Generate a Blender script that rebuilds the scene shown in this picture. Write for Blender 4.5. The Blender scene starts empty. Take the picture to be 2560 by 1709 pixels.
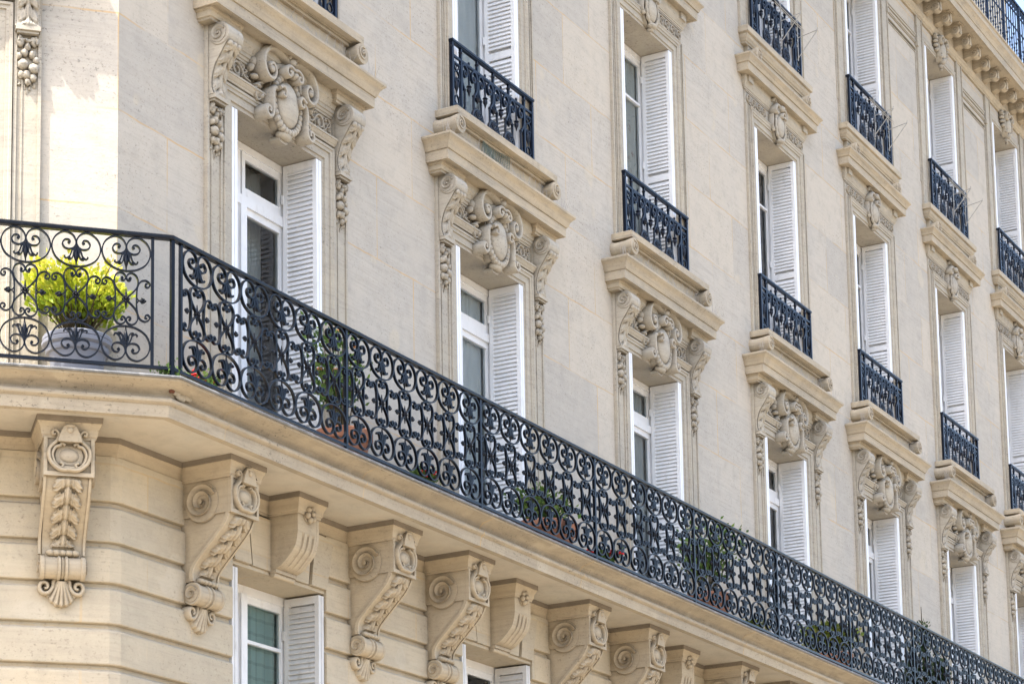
import bpy, math, random
from math import sin, cos, tan, pi, sqrt, radians, atan2, exp
from mathutils import Vector, Matrix
random.seed(7)
scene = bpy.context.scene
col = scene.collection

# ------------------------------------------------------------------ measures
CA = radians(43.62)                      # turn of the chamfered corner
KB = tan(CA / 2)
FL = 7.169                               # balcony floor level
COLS = [2.10, 5.68, 9.33, 13.00, 16.31, 19.60, 22.79]
HW = 0.665                               # half width of the openings
XE = 24.7                                # far end of the facade
SC = -3.2                                # far end of the chamfer
E2 = Vector((SC * cos(CA), -SC * sin(CA), 0))
RAIL_P = 0.749
CHW = -1.60                              # chamfer window centre

# ------------------------------------------------------------------ mesh kit
class MB:
    def __init__(s): s.v = []; s.f = []
    def add(s, vs, fs):
        o = len(s.v); s.v += [tuple(q) for q in vs]; s.f += [tuple(i + o for i in f) for f in fs]
    def box(s, x0, x1, p0, p1, z0, z1):
        """p is the projection in front of the wall (towards -Y)"""
        vs = [(x, -p, z) for z in (z0, z1) for p in (p1, p0) for x in (x0, x1)]
        s.add(vs, [(0, 2, 3, 1), (4, 5, 7, 6), (0, 1, 5, 4), (1, 3, 7, 5), (3, 2, 6, 7), (2, 0, 4, 6)])
    def obox(s, a, b, w, d):
        """bar from a to b, w across, d deep"""
        a, b = Vector(a), Vector(b); t = (b - a).normalized()
        n = Vector((0, 1, 0)) if abs(t.y) < .9 else Vector((1, 0, 0))
        m = t.cross(n).normalized(); n = m.cross(t)
        vs = [q + m * (i * w / 2) + n * (j * d / 2) for q in (a, b) for i, j in ((-1, -1), (1, -1), (1, 1), (-1, 1))]
        s.add(vs, [(0, 1, 2, 3), (7, 6, 5, 4), (0, 4, 5, 1), (1, 5, 6, 2), (2, 6, 7, 3), (3, 7, 4, 0)])
    def molding(s, path, prof, caps=True, fill=()):
        """sweep a (projection, z) profile along a plan path; outside lies to the right of travel"""
        P = [Vector(q) for q in path]; n = len(P); N = []
        for i in range(n):
            ns = []
            for a, b in ((i - 1, i), (i, i + 1)):
                if 0 <= a and b < n:
                    d = (P[b] - P[a]).normalized(); ns.append(Vector((d.y, -d.x)))
            m = ns[0] if len(ns) == 1 else (ns[0] + ns[1]) / (1 + ns[0].dot(ns[1]))
            N.append(m)
        k = len(prof)
        vs = [(P[i].x + N[i].x * p, P[i].y + N[i].y * p, z) for i in range(n) for p, z in prof]
        fs = [(i * k + j, (i + 1) * k + j, (i + 1) * k + j + 1, i * k + j + 1) for i in range(n - 1) for j in range(k - 1)]
        if caps: fs += [tuple(range(k)), tuple((n - 1) * k + j for j in reversed(range(k)))]
        for j in fill: fs.append(tuple(i * k + j for i in range(n)))
        s.add(vs, fs)
    def uframe(s, pts, prof, caps=True):
        """sweep a (outward offset, projection) profile along a path in the wall plane (x,z); outside on the left"""
        P = [Vector(q) for q in pts]; n = len(P); N = []
        for i in range(n):
            ns = []
            for a, b in ((i - 1, i), (i, i + 1)):
                if 0 <= a and b < n:
                    d = (P[b] - P[a]).normalized(); ns.append(Vector((-d.y, d.x)))
            N.append(ns[0] if len(ns) == 1 else (ns[0] + ns[1]) / (1 + ns[0].dot(ns[1])))
        k = len(prof)
        vs = [(P[i].x + N[i].x * q, -p, P[i].y + N[i].y * q) for i in range(n) for q, p in prof]
        fs = [(i * k + j, i * k + j + 1, (i + 1) * k + j + 1, (i + 1) * k + j) for i in range(n - 1) for j in range(k - 1)]
        if caps: fs += [tuple(reversed(range(k))), tuple((n - 1) * k + j for j in range(k))]
        s.add(vs, fs)
    def extr(s, poly, x0, x1):
        """extrude a (projection, z) polygon along x"""
        k = len(poly)
        vs = [(x, -p, z) for x in (x0, x1) for p, z in poly]
        fs = [tuple(range(k)), tuple(k + j for j in reversed(range(k)))]
        fs += [(j, k + j, k + (j + 1) % k, (j + 1) % k) for j in range(k)]
        s.add(vs, fs)
    def plate(s, poly, p0, p1):
        """extrude an (x, z) polygon in projection"""
        k = len(poly)
        vs = [(x, -p, z) for p in (p0, p1) for x, z in poly]
        fs = [tuple(k + j for j in range(k))] + [(j, (j + 1) % k, k + (j + 1) % k, k + j) for j in range(k)]
        s.add(vs, fs)
    def ribbon(s, pts, t, p0, p1, taper=1.0, dome=0.0):
        """flat bar following (x,z) points: t thick in the plane, from projection p0 to p1"""
        n = len(pts); P = [Vector(q) for q in pts]; vs = []
        prof = [(-1, p0), (-1, p1), (1, p1), (1, p0)] if not dome else [(-1, p0), (-1, p1 - dome), (-.45, p1), (.45, p1), (1, p1 - dome), (1, p0)]
        k = len(prof)
        for i in range(n):
            d = (P[min(i + 1, n - 1)] - P[max(i - 1, 0)]); d = d.normalized() if d.length > 1e-9 else Vector((1, 0))
            m = Vector((-d.y, d.x)); w = t / 2 * (1 + (taper - 1) * i / (n - 1))
            for a, p in prof: vs.append((P[i].x + m.x * w * a, -p, P[i].y + m.y * w * a))
        fs = [(i * k + j, (i + 1) * k + j, (i + 1) * k + (j + 1) % k, i * k + (j + 1) % k) for i in range(n - 1) for j in range(k)]
        fs += [tuple(reversed(range(k))), tuple((n - 1) * k + j for j in range(k))]
        s.add(vs, fs)
    def ribbon_yz(s, pts, t, x0, x1):
        """bar following (p,z) points, t thick, from x0 to x1 (a relief on a side face)"""
        m = MB(); m.ribbon(pts, t, -x0, -x1)
        s.add([(y, -x, z) for x, y, z in m.v], m.f)
    def tube(s, pts, r, n=6, cap=True):
        P = [Vector(q) for q in pts]; m = len(P); vs = []
        rs = r if hasattr(r, '__len__') else [r] * m
        up = None
        for i in range(m):
            d = (P[min(i + 1, m - 1)] - P[max(i - 1, 0)]); d = d.normalized() if d.length > 1e-9 else Vector((0, 0, 1))
            if up is None: up = d.orthogonal().normalized()
            a = (up - d * up.dot(d)); a = a.normalized() if a.length > 1e-6 else d.orthogonal().normalized(); up = a; b = d.cross(a)
            for j in range(n):
                w = 2 * pi * j / n; vs.append(P[i] + (a * cos(w) + b * sin(w)) * rs[i])
        fs = [(i * n + j, i * n + (j + 1) % n, (i + 1) * n + (j + 1) % n, (i + 1) * n + j) for i in range(m - 1) for j in range(n)]
        if cap: fs += [tuple(reversed(range(n))), tuple((m - 1) * n + j for j in range(n))]
        s.add(vs, fs)
    def ball(s, c, r, nu=8, nv=6):
        """ellipsoid: c = (x, p, z), r = (rx, rp, rz) or a number"""
        if not hasattr(r, '__len__'): r = (r, r, r)
        vs = [(c[0], -c[1], c[2] + r[2])]
        for i in range(1, nv):
            a = pi * i / nv
            for j in range(nu):
                b = 2 * pi * j / nu; vs.append((c[0] + r[0] * sin(a) * cos(b), -c[1] + r[1] * sin(a) * sin(b), c[2] + r[2] * cos(a)))
        vs.append((c[0], -c[1], c[2] - r[2])); L = len(vs) - 1
        fs = [(0, 1 + j, 1 + (j + 1) % nu) for j in range(nu)]
        for i in range(nv - 2):
            o = 1 + i * nu
            fs += [(o + j, o + nu + j, o + nu + (j + 1) % nu, o + (j + 1) % nu) for j in range(nu)]
        o = 1 + (nv - 2) * nu
        fs += [(L, o + (j + 1) % nu, o + j) for j in range(nu)]
        s.add(vs, fs)
    def grid(s, fn, nu, nv):
        vs = [fn(i / nu, j / nv) for j in range(nv + 1) for i in range(nu + 1)]
        fs = [(j * (nu + 1) + i, j * (nu + 1) + i + 1, (j + 1) * (nu + 1) + i + 1, (j + 1) * (nu + 1) + i) for j in range(nv) for i in range(nu)]
        s.add(vs, fs)
    def lathe(s, prof, c=(0, 0, 0), n=24, axis='z'):
        """prof = (radius, height) pairs; axis z (pots) or y (discs facing the street)"""
        k = len(prof); vs = []
        for j in range(n):
            w = 2 * pi * j / n
            for r, h in prof:
                if axis == 'z': vs.append((c[0] + r * cos(w), c[1] + r * sin(w), c[2] + h))
                elif axis == 'y': vs.append((c[0] + r * cos(w), c[1] - h, c[2] + r * sin(w)))
                else: vs.append((c[0] + h, c[1] + r * cos(w), c[2] + r * sin(w)))
        fs = [(j * k + i, ((j + 1) % n) * k + i, ((j + 1) % n) * k + i + 1, j * k + i + 1) for j in range(n) for i in range(k - 1)]
        s.add(vs, fs)
    def join(s, o, M=None):
        s.add([(M @ Vector(q)) if M else q for q in o.v], o.f)
    def mirror_x(s):
        m = MB(); m.v = [(-x, y, z) for x, y, z in s.v]; m.f = [tuple(reversed(f)) for f in s.f]; return m
    def mesh(s, name, mat, smooth=35, orient=True):
        me = bpy.data.meshes.new(name); me.from_pydata([tuple(q) for q in s.v], [], s.f); me.update()
        me.validate()
        import bmesh
        if orient: bm = bmesh.new(); bm.from_mesh(me); bmesh.ops.recalc_face_normals(bm, faces=bm.faces); bm.to_mesh(me); bm.free()
        if mat: me.materials.append(mat)
        if smooth:
            me.shade_smooth(); me.set_sharp_from_angle(angle=radians(smooth))
        return me
    def obj(s, name, mat, parent=None, smooth=35, loc=None, rz=0):
        return put(name, s.mesh(name, mat, smooth), parent, loc, rz)

def put(name, me, parent=None, loc=None, rz=0):
    o = bpy.data.objects.new(name, me); col.objects.link(o)
    if parent: o.parent = parent
    if loc: o.location = loc
    o.rotation_euler = (0, 0, rz)
    return o
def tag(o, label, cat, group=None):
    o['label'] = label; o['category'] = cat
    if group: o['group'] = group
    return o
def thing(name, label, cat, loc=(0, 0, 0), rz=0, group=None):
    return tag(put(name, None, None, loc, rz), label, cat, group)
def copy_tree(o, parent=None):
    c = o.copy(); col.objects.link(c)
    if parent: c.parent = parent
    for ch in [q for q in bpy.data.objects if q.parent == o]: copy_tree(ch, c)
    return c

def cr(pts, n=6):
    """Catmull-Rom through points"""
    out = []; P = [Vector(p) for p in pts]
    for i in range(len(P) - 1):
        a, b, c, d = P[max(i - 1, 0)], P[i], P[i + 1], P[min(i + 2, len(P) - 1)]
        for k in range(n):
            t = k / n
            out.append(.5 * ((2 * b) + (c - a) * t + (2 * a - 5 * b + 4 * c - d) * t * t + (3 * b - a - 3 * c + d) * t ** 3))
    out.append(P[-1]); return out
def spiral(c, r0, r1, a0, turns, n=28):
    return [(c[0] + (r0 + (r1 - r0) * i / n) * cos(a0 + turns * 2 * pi * i / n), c[1] + (r0 + (r1 - r0) * i / n) * sin(a0 + turns * 2 * pi * i / n)) for i in range(n + 1)]
def ss(a, b, x):
    t = min(1, max(0, (x - a) / (b - a))); return t * t * (3 - 2 * t)
def hsh(*a):
    x = sin(sum(q * w for q, w in zip(a, (12.9898, 78.233, 37.719)))) * 43758.5453
    return x - math.floor(x)

# ------------------------------------------------------------------ materials
class NT:
    def __init__(s, name):
        m = bpy.data.materials.new(name); m.use_nodes = True; s.m = m; s.t = m.node_tree
        s.b = s.t.nodes['Principled BSDF']; s.out = s.t.nodes['Material Output']
    def n(s, typ, **k):
        q = s.t.nodes.new(typ)
        for a, b in k.items():
            if a.startswith('i_'):
                q.inputs[int(a[2:]) if a[2:].isdigit() else a[2:].replace('_', ' ')].default_value = b
            else: setattr(q, a, b)
        return q
    def l(s, a, b): s.t.links.new(a, b)
    def noise(s, vec, scale, detail=5, rough=.55, dist=0):
        q = s.n('ShaderNodeTexNoise'); q.inputs['Scale'].default_value = scale; q.inputs['Detail'].default_value = detail
        q.inputs['Roughness'].default_value = rough; q.inputs['Distortion'].default_value = dist
        s.l(vec, q.inputs['Vector']); return q.outputs['Fac']
    def ramp(s, fac, a, b, ca=(0, 0, 0, 1), cb=(1, 1, 1, 1)):
        if a > b: a, b, ca, cb = b, a, cb, ca
        q = s.n('ShaderNodeValToRGB'); e = q.color_ramp.elements
        e[0].position = a; e[1].position = b; e[0].color = ca; e[1].color = cb; s.l(fac, q.inputs[0]); return q.outputs[0]
    def mix(s, fac, a, b, mode='MIX'):
        q = s.n('ShaderNodeMix', data_type='RGBA', blend_type=mode)
        for k, v in ((0, fac), (6, a), (7, b)):
            if isinstance(v, (int, float)): q.inputs[k].default_value = v
            elif isinstance(v, tuple): q.inputs[k].default_value = v if len(v) == 4 else (*v, 1)
            else: s.l(v, q.inputs[k])
        return q.outputs[2]
    def math(s, op, a, b=None):
        q = s.n('ShaderNodeMath', operation=op)
        for k, v in ((0, a), (1, b)):
            if v is None: continue
            if isinstance(v, (int, float)): q.inputs[k].default_value = v
            else: s.l(v, q.inputs[k])
        return q.outputs[0]
    def mapping(s, vec, scale=(1, 1, 1), rot=(0, 0, 0), loc=(0, 0, 0)):
        q = s.n('ShaderNodeMapping'); q.inputs['Scale'].default_value = scale; q.inputs['Rotation'].default_value = rot; q.inputs['Location'].default_value = loc
        s.l(vec, q.inputs['Vector']); return q.outputs[0]
    def bump(s, h, strength, dist=.01, prev=None):
        q = s.n('ShaderNodeBump'); q.inputs['Strength'].default_value = strength; q.inputs['Distance'].default_value = dist
        s.l(h, q.inputs['Height'])
        if prev: s.l(prev, q.inputs['Normal'])
        return q.outputs[0]

def stone(name, base, dark, warm, blocks=None, pits=.6, grime_shade=.5, bump=.5, streak=.5, hollow=.60):
    t = NT(name); geo = t.n('ShaderNodeNewGeometry'); tc = t.n('ShaderNodeTexCoord')
    P = geo.outputs['Position']; O = tc.outputs['Object']
    big = t.noise(P, .55, 4, .55); mid = t.noise(P, 2.3, 6, .6)
    c = t.mix(t.math('MULTIPLY', t.ramp(big, .33, .66), .85), base, dark)
    c = t.mix(t.math('MULTIPLY', t.ramp(mid, .42, .75), .45), c, warm)
    # sediment: long, slightly tilted streaks
    st = t.noise(t.mapping(O, (1.2, 1.2, 26), (0, radians(7), 0)), 1.6, 5, .6, .4)
    c = t.mix(t.math('MULTIPLY', t.ramp(st, .48, .70), streak), c, tuple(q * .80 for q in dark))
    st2 = t.noise(t.mapping(O, (.8, .8, 9), (0, radians(-5), 0)), 2.0, 4, .5, .2)
    c = t.mix(t.math('MULTIPLY', t.ramp(st2, .5, .7), .30), c, tuple(min(.52, q * 1.13) for q in base))
    if blocks:
        w, h, ox, oz, mort = blocks
        br = t.n('ShaderNodeTexBrick'); br.offset = .5; br.inputs['Scale'].default_value = 1
        br.inputs['Color1'].default_value = (0, 0, 0, 1); br.inputs['Color2'].default_value = (1, 1, 1, 1); br.inputs['Mortar'].default_value = (.5, .5, .5, 1)
        br.inputs['Mortar Size'].default_value = .0085; br.inputs['Mortar Smooth'].default_value = .3
        br.inputs['Brick Width'].default_value = w; br.inputs['Row Height'].default_value = h
        sw = t.n('ShaderNodeSeparateXYZ'); t.l(O, sw.inputs[0]); cb = t.n('ShaderNodeCombineXYZ')
        wob = t.noise(O, 3.0, 3, .6)
        wz = t.math('ADD', t.math('ADD', sw.outputs[2], oz), t.math('MULTIPLY', t.math('SUBTRACT', wob, .5), .035))
        t.l(t.math('ADD', sw.outputs[0], ox), cb.inputs[0]); t.l(wz, cb.inputs[1]); t.l(cb.outputs[0], br.inputs['Vector'])
        bc = t.n('ShaderNodeSeparateColor'); t.l(br.outputs['Color'], bc.inputs[0]); v = bc.outputs[0]
        c = t.mix(t.math('MULTIPLY', t.ramp(v, .0, .5), .0), c, dark)
        c = t.mix(t.math('MULTIPLY', t.ramp(v, .55, 1), .5), c, tuple(q * 1.06 for q in warm))
        c = t.mix(t.math('MULTIPLY', t.ramp(v, .45, 0), .45), c, tuple(q * .93 for q in dark))
        mm = t.math('MULTIPLY', br.outputs['Fac'], t.ramp(t.noise(P, 1.3, 3, .6), .36, .6))
        c = t.mix(t.math('MULTIPLY', mm, mort), c, (.50, .35, .18))
        # pale repair patches beside some joints
        rp = t.math('MULTIPLY', t.ramp(t.noise(P, 2.1, 2, .5), .66, .69), .55)
        c = t.mix(rp, c, (.50, .44, .34))
    # mottled weathering
    mt = t.noise(P, 5.5, 7, .68, .3)
    c = t.mix(t.math('MULTIPLY', t.ramp(mt, .50, .68), .38), c, tuple(q * .78 for q in dark))
    c = t.mix(t.math('MULTIPLY', t.ramp(mt, .46, .30), .30), c, tuple(min(.55, q * 1.12) for q in base))
    # pits and lichen specks, gathered in patches
    sp = t.noise(t.mapping(P, (1, 1, 1.5)), 30, 4, .78); patch = t.ramp(t.noise(P, 1.1, 3, .6), .42, .66)
    pf = t.math('MULTIPLY', t.ramp(sp, .575, .64), t.math('ADD', t.math('MULTIPLY', patch, .78), .22))
    c = t.mix(t.math('MULTIPLY', pf, pits), c, tuple(q * .30 for q in dark))
    gr = t.noise(P, 120, 2, .8)
    c = t.mix(t.math('MULTIPLY', t.ramp(gr, .35, .75), .16), c, tuple(q * .62 for q in dark))
    # soot and crevice shade, painted into the colour by ambient occlusion
    if grime_shade:
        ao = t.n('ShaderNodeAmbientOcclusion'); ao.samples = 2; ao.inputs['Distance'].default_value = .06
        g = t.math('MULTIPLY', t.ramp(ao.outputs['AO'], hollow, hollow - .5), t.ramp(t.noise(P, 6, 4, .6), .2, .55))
        c = t.mix(t.math('MULTIPLY', g, grime_shade), c, (.115, .092, .062))
    t.l(c, t.b.inputs['Base Color']); t.b.inputs['Roughness'].default_value = .9
    t.b.inputs['Specular IOR Level'].default_value = .18
    b1 = t.bump(t.noise(P, 34, 6, .72), bump, .006)
    b2 = t.bump(pf, -.6 * bump, .006, b1)
    t.l(b2, t.b.inputs['Normal'])
    return t.m

M = {}
M['wall'] = stone('upper_limestone', (.472, .43, .365), (.395, .37, .325), (.495, .435, .345), blocks=(1.22, .775, .0, -7.155, .9), pits=.85, grime_shade=0, bump=.6)
M['jamb'] = stone('jamb_limestone', (.44, .40, .325), (.345, .32, .275), (.465, .405, .30), pits=.75, grime_shade=.8, bump=.75)
M['carved'] = stone('carved_limestone', (.44, .40, .325), (.345, .32, .275), (.465, .405, .30), pits=.75, grime_shade=.95, bump=.75, hollow=0.84)
M['cornice'] = stone('cornice_limestone', (.465, .395, .29), (.345, .31, .25), (.495, .405, .275), pits=.75, grime_shade=.85, bump=.75, streak=.75, hollow=.74)
M['slab'] = stone('slab_limestone', (.475, .405, .30), (.36, .312, .24), (.495, .415, .29), blocks=(1.9, 40, .55, 10, .9), pits=.9, grime_shade=.95, bump=.75, streak=.8, hollow=.8)
M['rust'] = stone('rusticated_limestone', (.49, .42, .31), (.43, .375, .285), (.51, .42, .285), blocks=(1.1, .3075, .2, -5.150, .5), pits=.6, grime_shade=.7, bump=.5)
M['brack'] = stone('bracket_limestone', (.465, .39, .28), (.39, .33, .245), (.48, .395, .265), pits=.5, grime_shade=.85, bump=.55, hollow=0.84)
M['soffit'] = stone('soffit_limestone', (.55, .50, .41), (.46, .42, .35), (.55, .48, .37), pits=.3, grime_shade=.5, bump=.35)  # slab stone lightened: bounce light from the ground painted into the colour
M['dark_stone'] = stone('dark_limestone', (.24, .205, .16), (.18, .155, .125), (.30, .25, .18), pits=.4, grime_shade=.3, bump=.4)  # darker stone colour for the thin fascia on top of the crown

def simple(name, c, rough=.5, spec=.5, var=.15, scale=8, bump=.15, bscale=40, coat=0, dirt=None):
    t = NT(name); P = t.n('ShaderNodeNewGeometry').outputs['Position']
    q = t.noise(P, scale, 5, .6)
    cc = t.mix(t.ramp(q, .3, .7), tuple(x * (1 - var) for x in c), tuple(min(1, x * (1 + var)) for x in c))
    if dirt:
        cc = t.mix(t.math('MULTIPLY', t.ramp(t.noise(t.mapping(P, (1, 1, .35)), 14, 5, .65), .56, .74), dirt[3]), cc, dirt[:3])
    t.l(cc, t.b.inputs['Base Color']); t.b.inputs['Roughness'].default_value = rough; t.b.inputs['Specular IOR Level'].default_value = spec
    if coat: t.b.inputs['Coat Weight'].default_value = coat; t.b.inputs['Coat Roughness'].default_value = .25
    if bump: t.l(t.bump(t.noise(P, bscale, 4, .6), bump, .004), t.b.inputs['Normal'])
    return t.m
M['iron'] = simple('black_painted_iron', (.0020, .0034, .0072), .27, .22, .3, 20, .35, 90, dirt=(.02, .02, .022, .3))
M['ironblue'] = simple('blue_black_painted_iron', (.003, .0062, .015), .32, .24, .3, 20, .3, 90, dirt=(.022, .026, .034, .3))
M['ironbright'] = simple('navy_painted_iron', (.003, .011, .032), .45, .22, .25, 20, .2, 90)
M['white'] = simple('white_paint', (.73, .74, .75), .45, .4, .05, 5, .12, 60, dirt=(.42, .41, .38, .35))
M['white2'] = simple('aged_white_paint', (.58, .58, .57), .55, .35, .07, 5, .25, 50, dirt=(.34, .31, .27, .5))
M['zinc'] = simple('weathered_zinc', (.16, .165, .17), .5, .5, .3, 9, .5, 40, dirt=(.5, .5, .49, .6))
M['grey_pot'] = simple('grey_lilac_plastic', (.25, .265, .315), .42, .4, .05, 6, .08, 30)
M['terra'] = simple('terracotta', (.30, .14, .088), .8, .25, .2, 9, .4, 60, dirt=(.5, .36, .27, .5))
M['soil'] = simple('potting_soil', (.03, .02, .014), .95, .1, .3, 30, .8, 60)
M['wood'] = simple('plant_stem', (.06, .045, .022), .8, .2, .3, 30, .5, 80)
M['steel'] = simple('grey_steel_wire', (.32, .32, .30), .4, .6, .1, 20, 0)
M['rustchip'] = simple('rusty_broken_stone', (.13, .055, .035), .95, .1, .3, 40, .8, 60)
M['spike'] = simple('thin_steel_wire', (.30, .28, .25), .45, .5, .1, 20, 0)
M['net'] = simple('green_plastic_mesh', (.09, .125, .10), .55, .4, .2, 20, 0)
M['asphalt'] = simple('stone_setts', (.22, .187, .142), .9, .2, .25, 3, .6, 120)
M['paving'] = simple('pale_pavement', (.31, .265, .20), .9, .2, .15, 2, .4, 60)
M['kerbstone'] = simple('granite_kerb', (.33, .32, .30), .8, .3, .15, 8, .3, 80)
M['attic'] = simple('cream_render', (.62, .57, .45), .9, .2, .08, 2, .2, 40)
M['slate'] = simple('zinc_roofing', (.22, .235, .25), .5, .4, .1, 3, .1, 20)
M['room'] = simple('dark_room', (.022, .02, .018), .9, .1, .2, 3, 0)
M['red'] = simple('red_petals', (.55, .012, .012), .6, .3, .3, 40, 0)
M['pink'] = simple('pale_orange_petals', (.62, .28, .13), .6, .3, .3, 40, 0)

def leafmat(name, c1, c2, c3):
    t = NT(name); P = t.n('ShaderNodeNewGeometry').outputs['Position']
    oi = t.n('ShaderNodeAttribute', attribute_name='tint').outputs['Fac']
    c = t.mix(t.ramp(oi, .1, .55), c1, c2); c = t.mix(t.ramp(oi, .6, 1.0), c, c3)
    t.l(c, t.b.inputs['Base Color']); t.b.inputs['Roughness'].default_value = .5; t.b.inputs['Specular IOR Level'].default_value = .35
    tr = t.n('ShaderNodeBsdfTranslucent'); t.l(c, tr.inputs['Color'])
    ms = t.n('ShaderNodeMixShader'); ms.inputs[0].default_value = .45
    t.l(t.b.outputs[0], ms.inputs[1]); t.l(tr.outputs[0], ms.inputs[2]); t.l(ms.outputs[0], t.out.inputs[0])
    return t.m
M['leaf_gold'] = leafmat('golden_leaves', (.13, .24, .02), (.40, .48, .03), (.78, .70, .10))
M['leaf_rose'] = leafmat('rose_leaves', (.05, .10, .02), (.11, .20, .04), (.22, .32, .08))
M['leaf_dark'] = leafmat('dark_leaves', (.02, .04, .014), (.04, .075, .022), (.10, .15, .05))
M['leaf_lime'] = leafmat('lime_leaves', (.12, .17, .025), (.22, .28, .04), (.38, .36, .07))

def glassmat():
    t = NT('window_glass')
    tr = t.n('ShaderNodeBsdfTransparent'); tr.inputs[0].default_value = (.80, .86, .87, 1)
    gl = t.n('ShaderNodeBsdfGlossy'); gl.inputs['Roughness'].default_value = .015; gl.inputs['Color'].default_value = (1, 1, 1, 1)
    P = t.n('ShaderNodeNewGeometry').outputs['Position']
    t.l(t.bump(t.noise(P, 1.6, 2, .5), .05, .05), gl.inputs['Normal'])
    fr = t.n('ShaderNodeFresnel'); fr.inputs[0].default_value = 1.62
    ms = t.n('ShaderNodeMixShader'); t.l(fr.outputs[0], ms.inputs[0]); t.l(tr.outputs[0], ms.inputs[1]); t.l(gl.outputs[0], ms.inputs[2])
    t.l(ms.outputs[0], t.out.inputs[0]); return t.m
M['glass'] = glassmat()
def curtain(name, c, pattern=None):
    t = NT(name); O = t.n('ShaderNodeTexCoord').outputs['Object']; cc = None
    if pattern == 'check':
        s = t.n('ShaderNodeSeparateXYZ'); t.l(O, s.inputs[0])
        a = t.math('LESS_THAN', t.math('FRACT', t.math('MULTIPLY', s.outputs[0], 9.0)), .22); b = t.math('LESS_THAN', t.math('FRACT', t.math('MULTIPLY', s.outputs[2], 8.0)), .22)
        cc = t.mix(t.math('MULTIPLY', t.math('ADD', a, b), .3), c, tuple(q * .45 for q in c))
    elif pattern == 'floral':
        v = t.n('ShaderNodeTexVoronoi'); v.inputs['Scale'].default_value = 7; t.l(t.mapping(O, (1, .01, 1)), v.inputs['Vector'])
        n = t.noise(O, 16, 4, .7, 1.5)
        cc = t.mix(t.math('MULTIPLY', t.ramp(v.outputs['Distance'], .45, .2), t.ramp(n, .48, .56)), c, (.45, .33, .27))
        cc = t.mix(t.ramp(t.noise(O, 11, 5, .7, 2), .60, .66), cc, (.30, .36, .34))
    if cc is None:
        cc = t.mix(t.ramp(t.noise(O, 3, 3), .3, .7), c, tuple(q * .9 for q in c))
    t.l(cc, t.b.inputs['Base Color']); t.b.inputs['Roughness'].default_value = .9; t.b.inputs['Specular IOR Level'].default_value = .1
    tr = t.n('ShaderNodeBsdfTranslucent'); t.l(cc, tr.inputs['Color']); ms = t.n('ShaderNodeMixShader'); ms.inputs[0].default_value = .3
    t.l(t.b.outputs[0], ms.inputs[1]); t.l(tr.outputs[0], ms.inputs[2]); t.l(ms.outputs[0], t.out.inputs[0])
    return t.m
M['cur_white'] = curtain('sheer_white_cloth', (.90, .92, .94))
M['cur_floral'] = curtain('floral_cloth', (.70, .69, .64), 'floral')
M['cur_check'] = curtain('green_checked_cloth', (.50, .66, .60), 'check')
M['cur_grey'] = curtain('grey_net_cloth', (.62, .63, .62))

# ------------------------------------------------------------------ the building
ROT = -CA
B = thing('apartment_building', 'tall cream limestone apartment building with carved window heads and white shutters', 'building')

def chamfer(s): return (s * cos(CA), -s * sin(CA), 0)

def wall_mesh(x0, x1, z0, z1, ops, depth=.50):
    xs = sorted({x0, x1, *[a for o in ops for a in o[:2]]}); zs = sorted({z0, z1, *[a for o in ops for a in o[2:]]})
    m = MB()
    for a, b in zip(xs, xs[1:]):
        for c, d in zip(zs, zs[1:]):
            if any(o[0] <= a and b <= o[1] and o[2] <= c and d <= o[3] for o in ops): continue
            m.add([(a, 0, c), (b, 0, c), (b, 0, d), (a, 0, d)], [(0, 1, 2, 3)])
    for a, b, c, d in ops:
        m.add([(a, 0, c), (a, depth, c), (a, depth, d), (a, 0, d)], [(0, 1, 2, 3)])
        m.add([(b, 0, c), (b, depth, c), (b, depth, d), (b, 0, d)], [(3, 2, 1, 0)])
        m.add([(a, 0, d), (a, depth, d), (b, depth, d), (b, 0, d)], [(0, 1, 2, 3)])
        m.add([(a, 0, c), (a, depth, c), (b, depth, c), (b, 0, c)], [(3, 2, 1, 0)])
    return m
R1 = (FL - .02, 10.08); R2 = (11.20, 14.02); R3 = (15.09, 17.80); R0 = (3.25, 6.24)
ops = [(c - HW, c + HW, *r) for c in COLS for r in (R1, R2, R3)]
w = wall_mesh(0, XE, 6.7, 18.75, ops).mesh('facade_wall', M['wall'], 0)
put('facade_wall', w, B)
m = wall_mesh(SC, 0, 6.7, 18.75, [(CHW - HW, CHW + HW, *r) for r in (R1, R2, R3)])
m.obj('corner_wall', M['wall'], B, 0, rz=ROT)
m = MB()
m.add([(E2.x, E2.y, 0), (E2.x, 14, 0), (E2.x, 14, 18.75), (E2.x, E2.y, 18.75), (XE, 14, 0), (XE, 14, 18.75), (XE, 0, 0), (XE, 0, 18.75)], [(1, 0, 3, 2), (4, 1, 2, 5), (6, 4, 5, 7)])
m.obj('rear_wall', M['wall'], B, 0)

# lower storey: rusticated courses
def rust_prof(z0, z1):
    pr = [(0.03, z0)]
    gz = [5.155 + .3075 * k for k in range(-8, 5)]
    for g in gz:
        if z0 + .06 < g < z1 - .04: pr += [(.03, g - .046), (.026, g - .034), (-.004, g - .016), (-.010, g + .014), (.026, g + .022), (.03, g + .030)]
    return pr + [(.03, z1)]
PR = rust_prof(2.6, 6.745)
def capped(m, path):
    m.molding(path, PR, caps=False)
    # returns at both ends so the grooves read as solid blocks
    k = len(PR)
    for end in (0, 1):
        a = Vector(path[-1 if end else 0]); b = Vector(path[-2 if end else 1]); d = (a - b).normalized() * (1)
        n = Vector((-d.y, d.x)) if not end else Vector((d.y, -d.x))
        vs = []
        for p, z in PR: vs += [(a.x + n.x * p, a.y + n.y * p, z), (a.x - n.x * .5, a.y - n.y * .5, z)]
        m.add(vs, [(2 * j, 2 * j + 2, 2 * j + 3, 2 * j + 1) for j in range(k - 1)])
m = MB()
bev = .045
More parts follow.
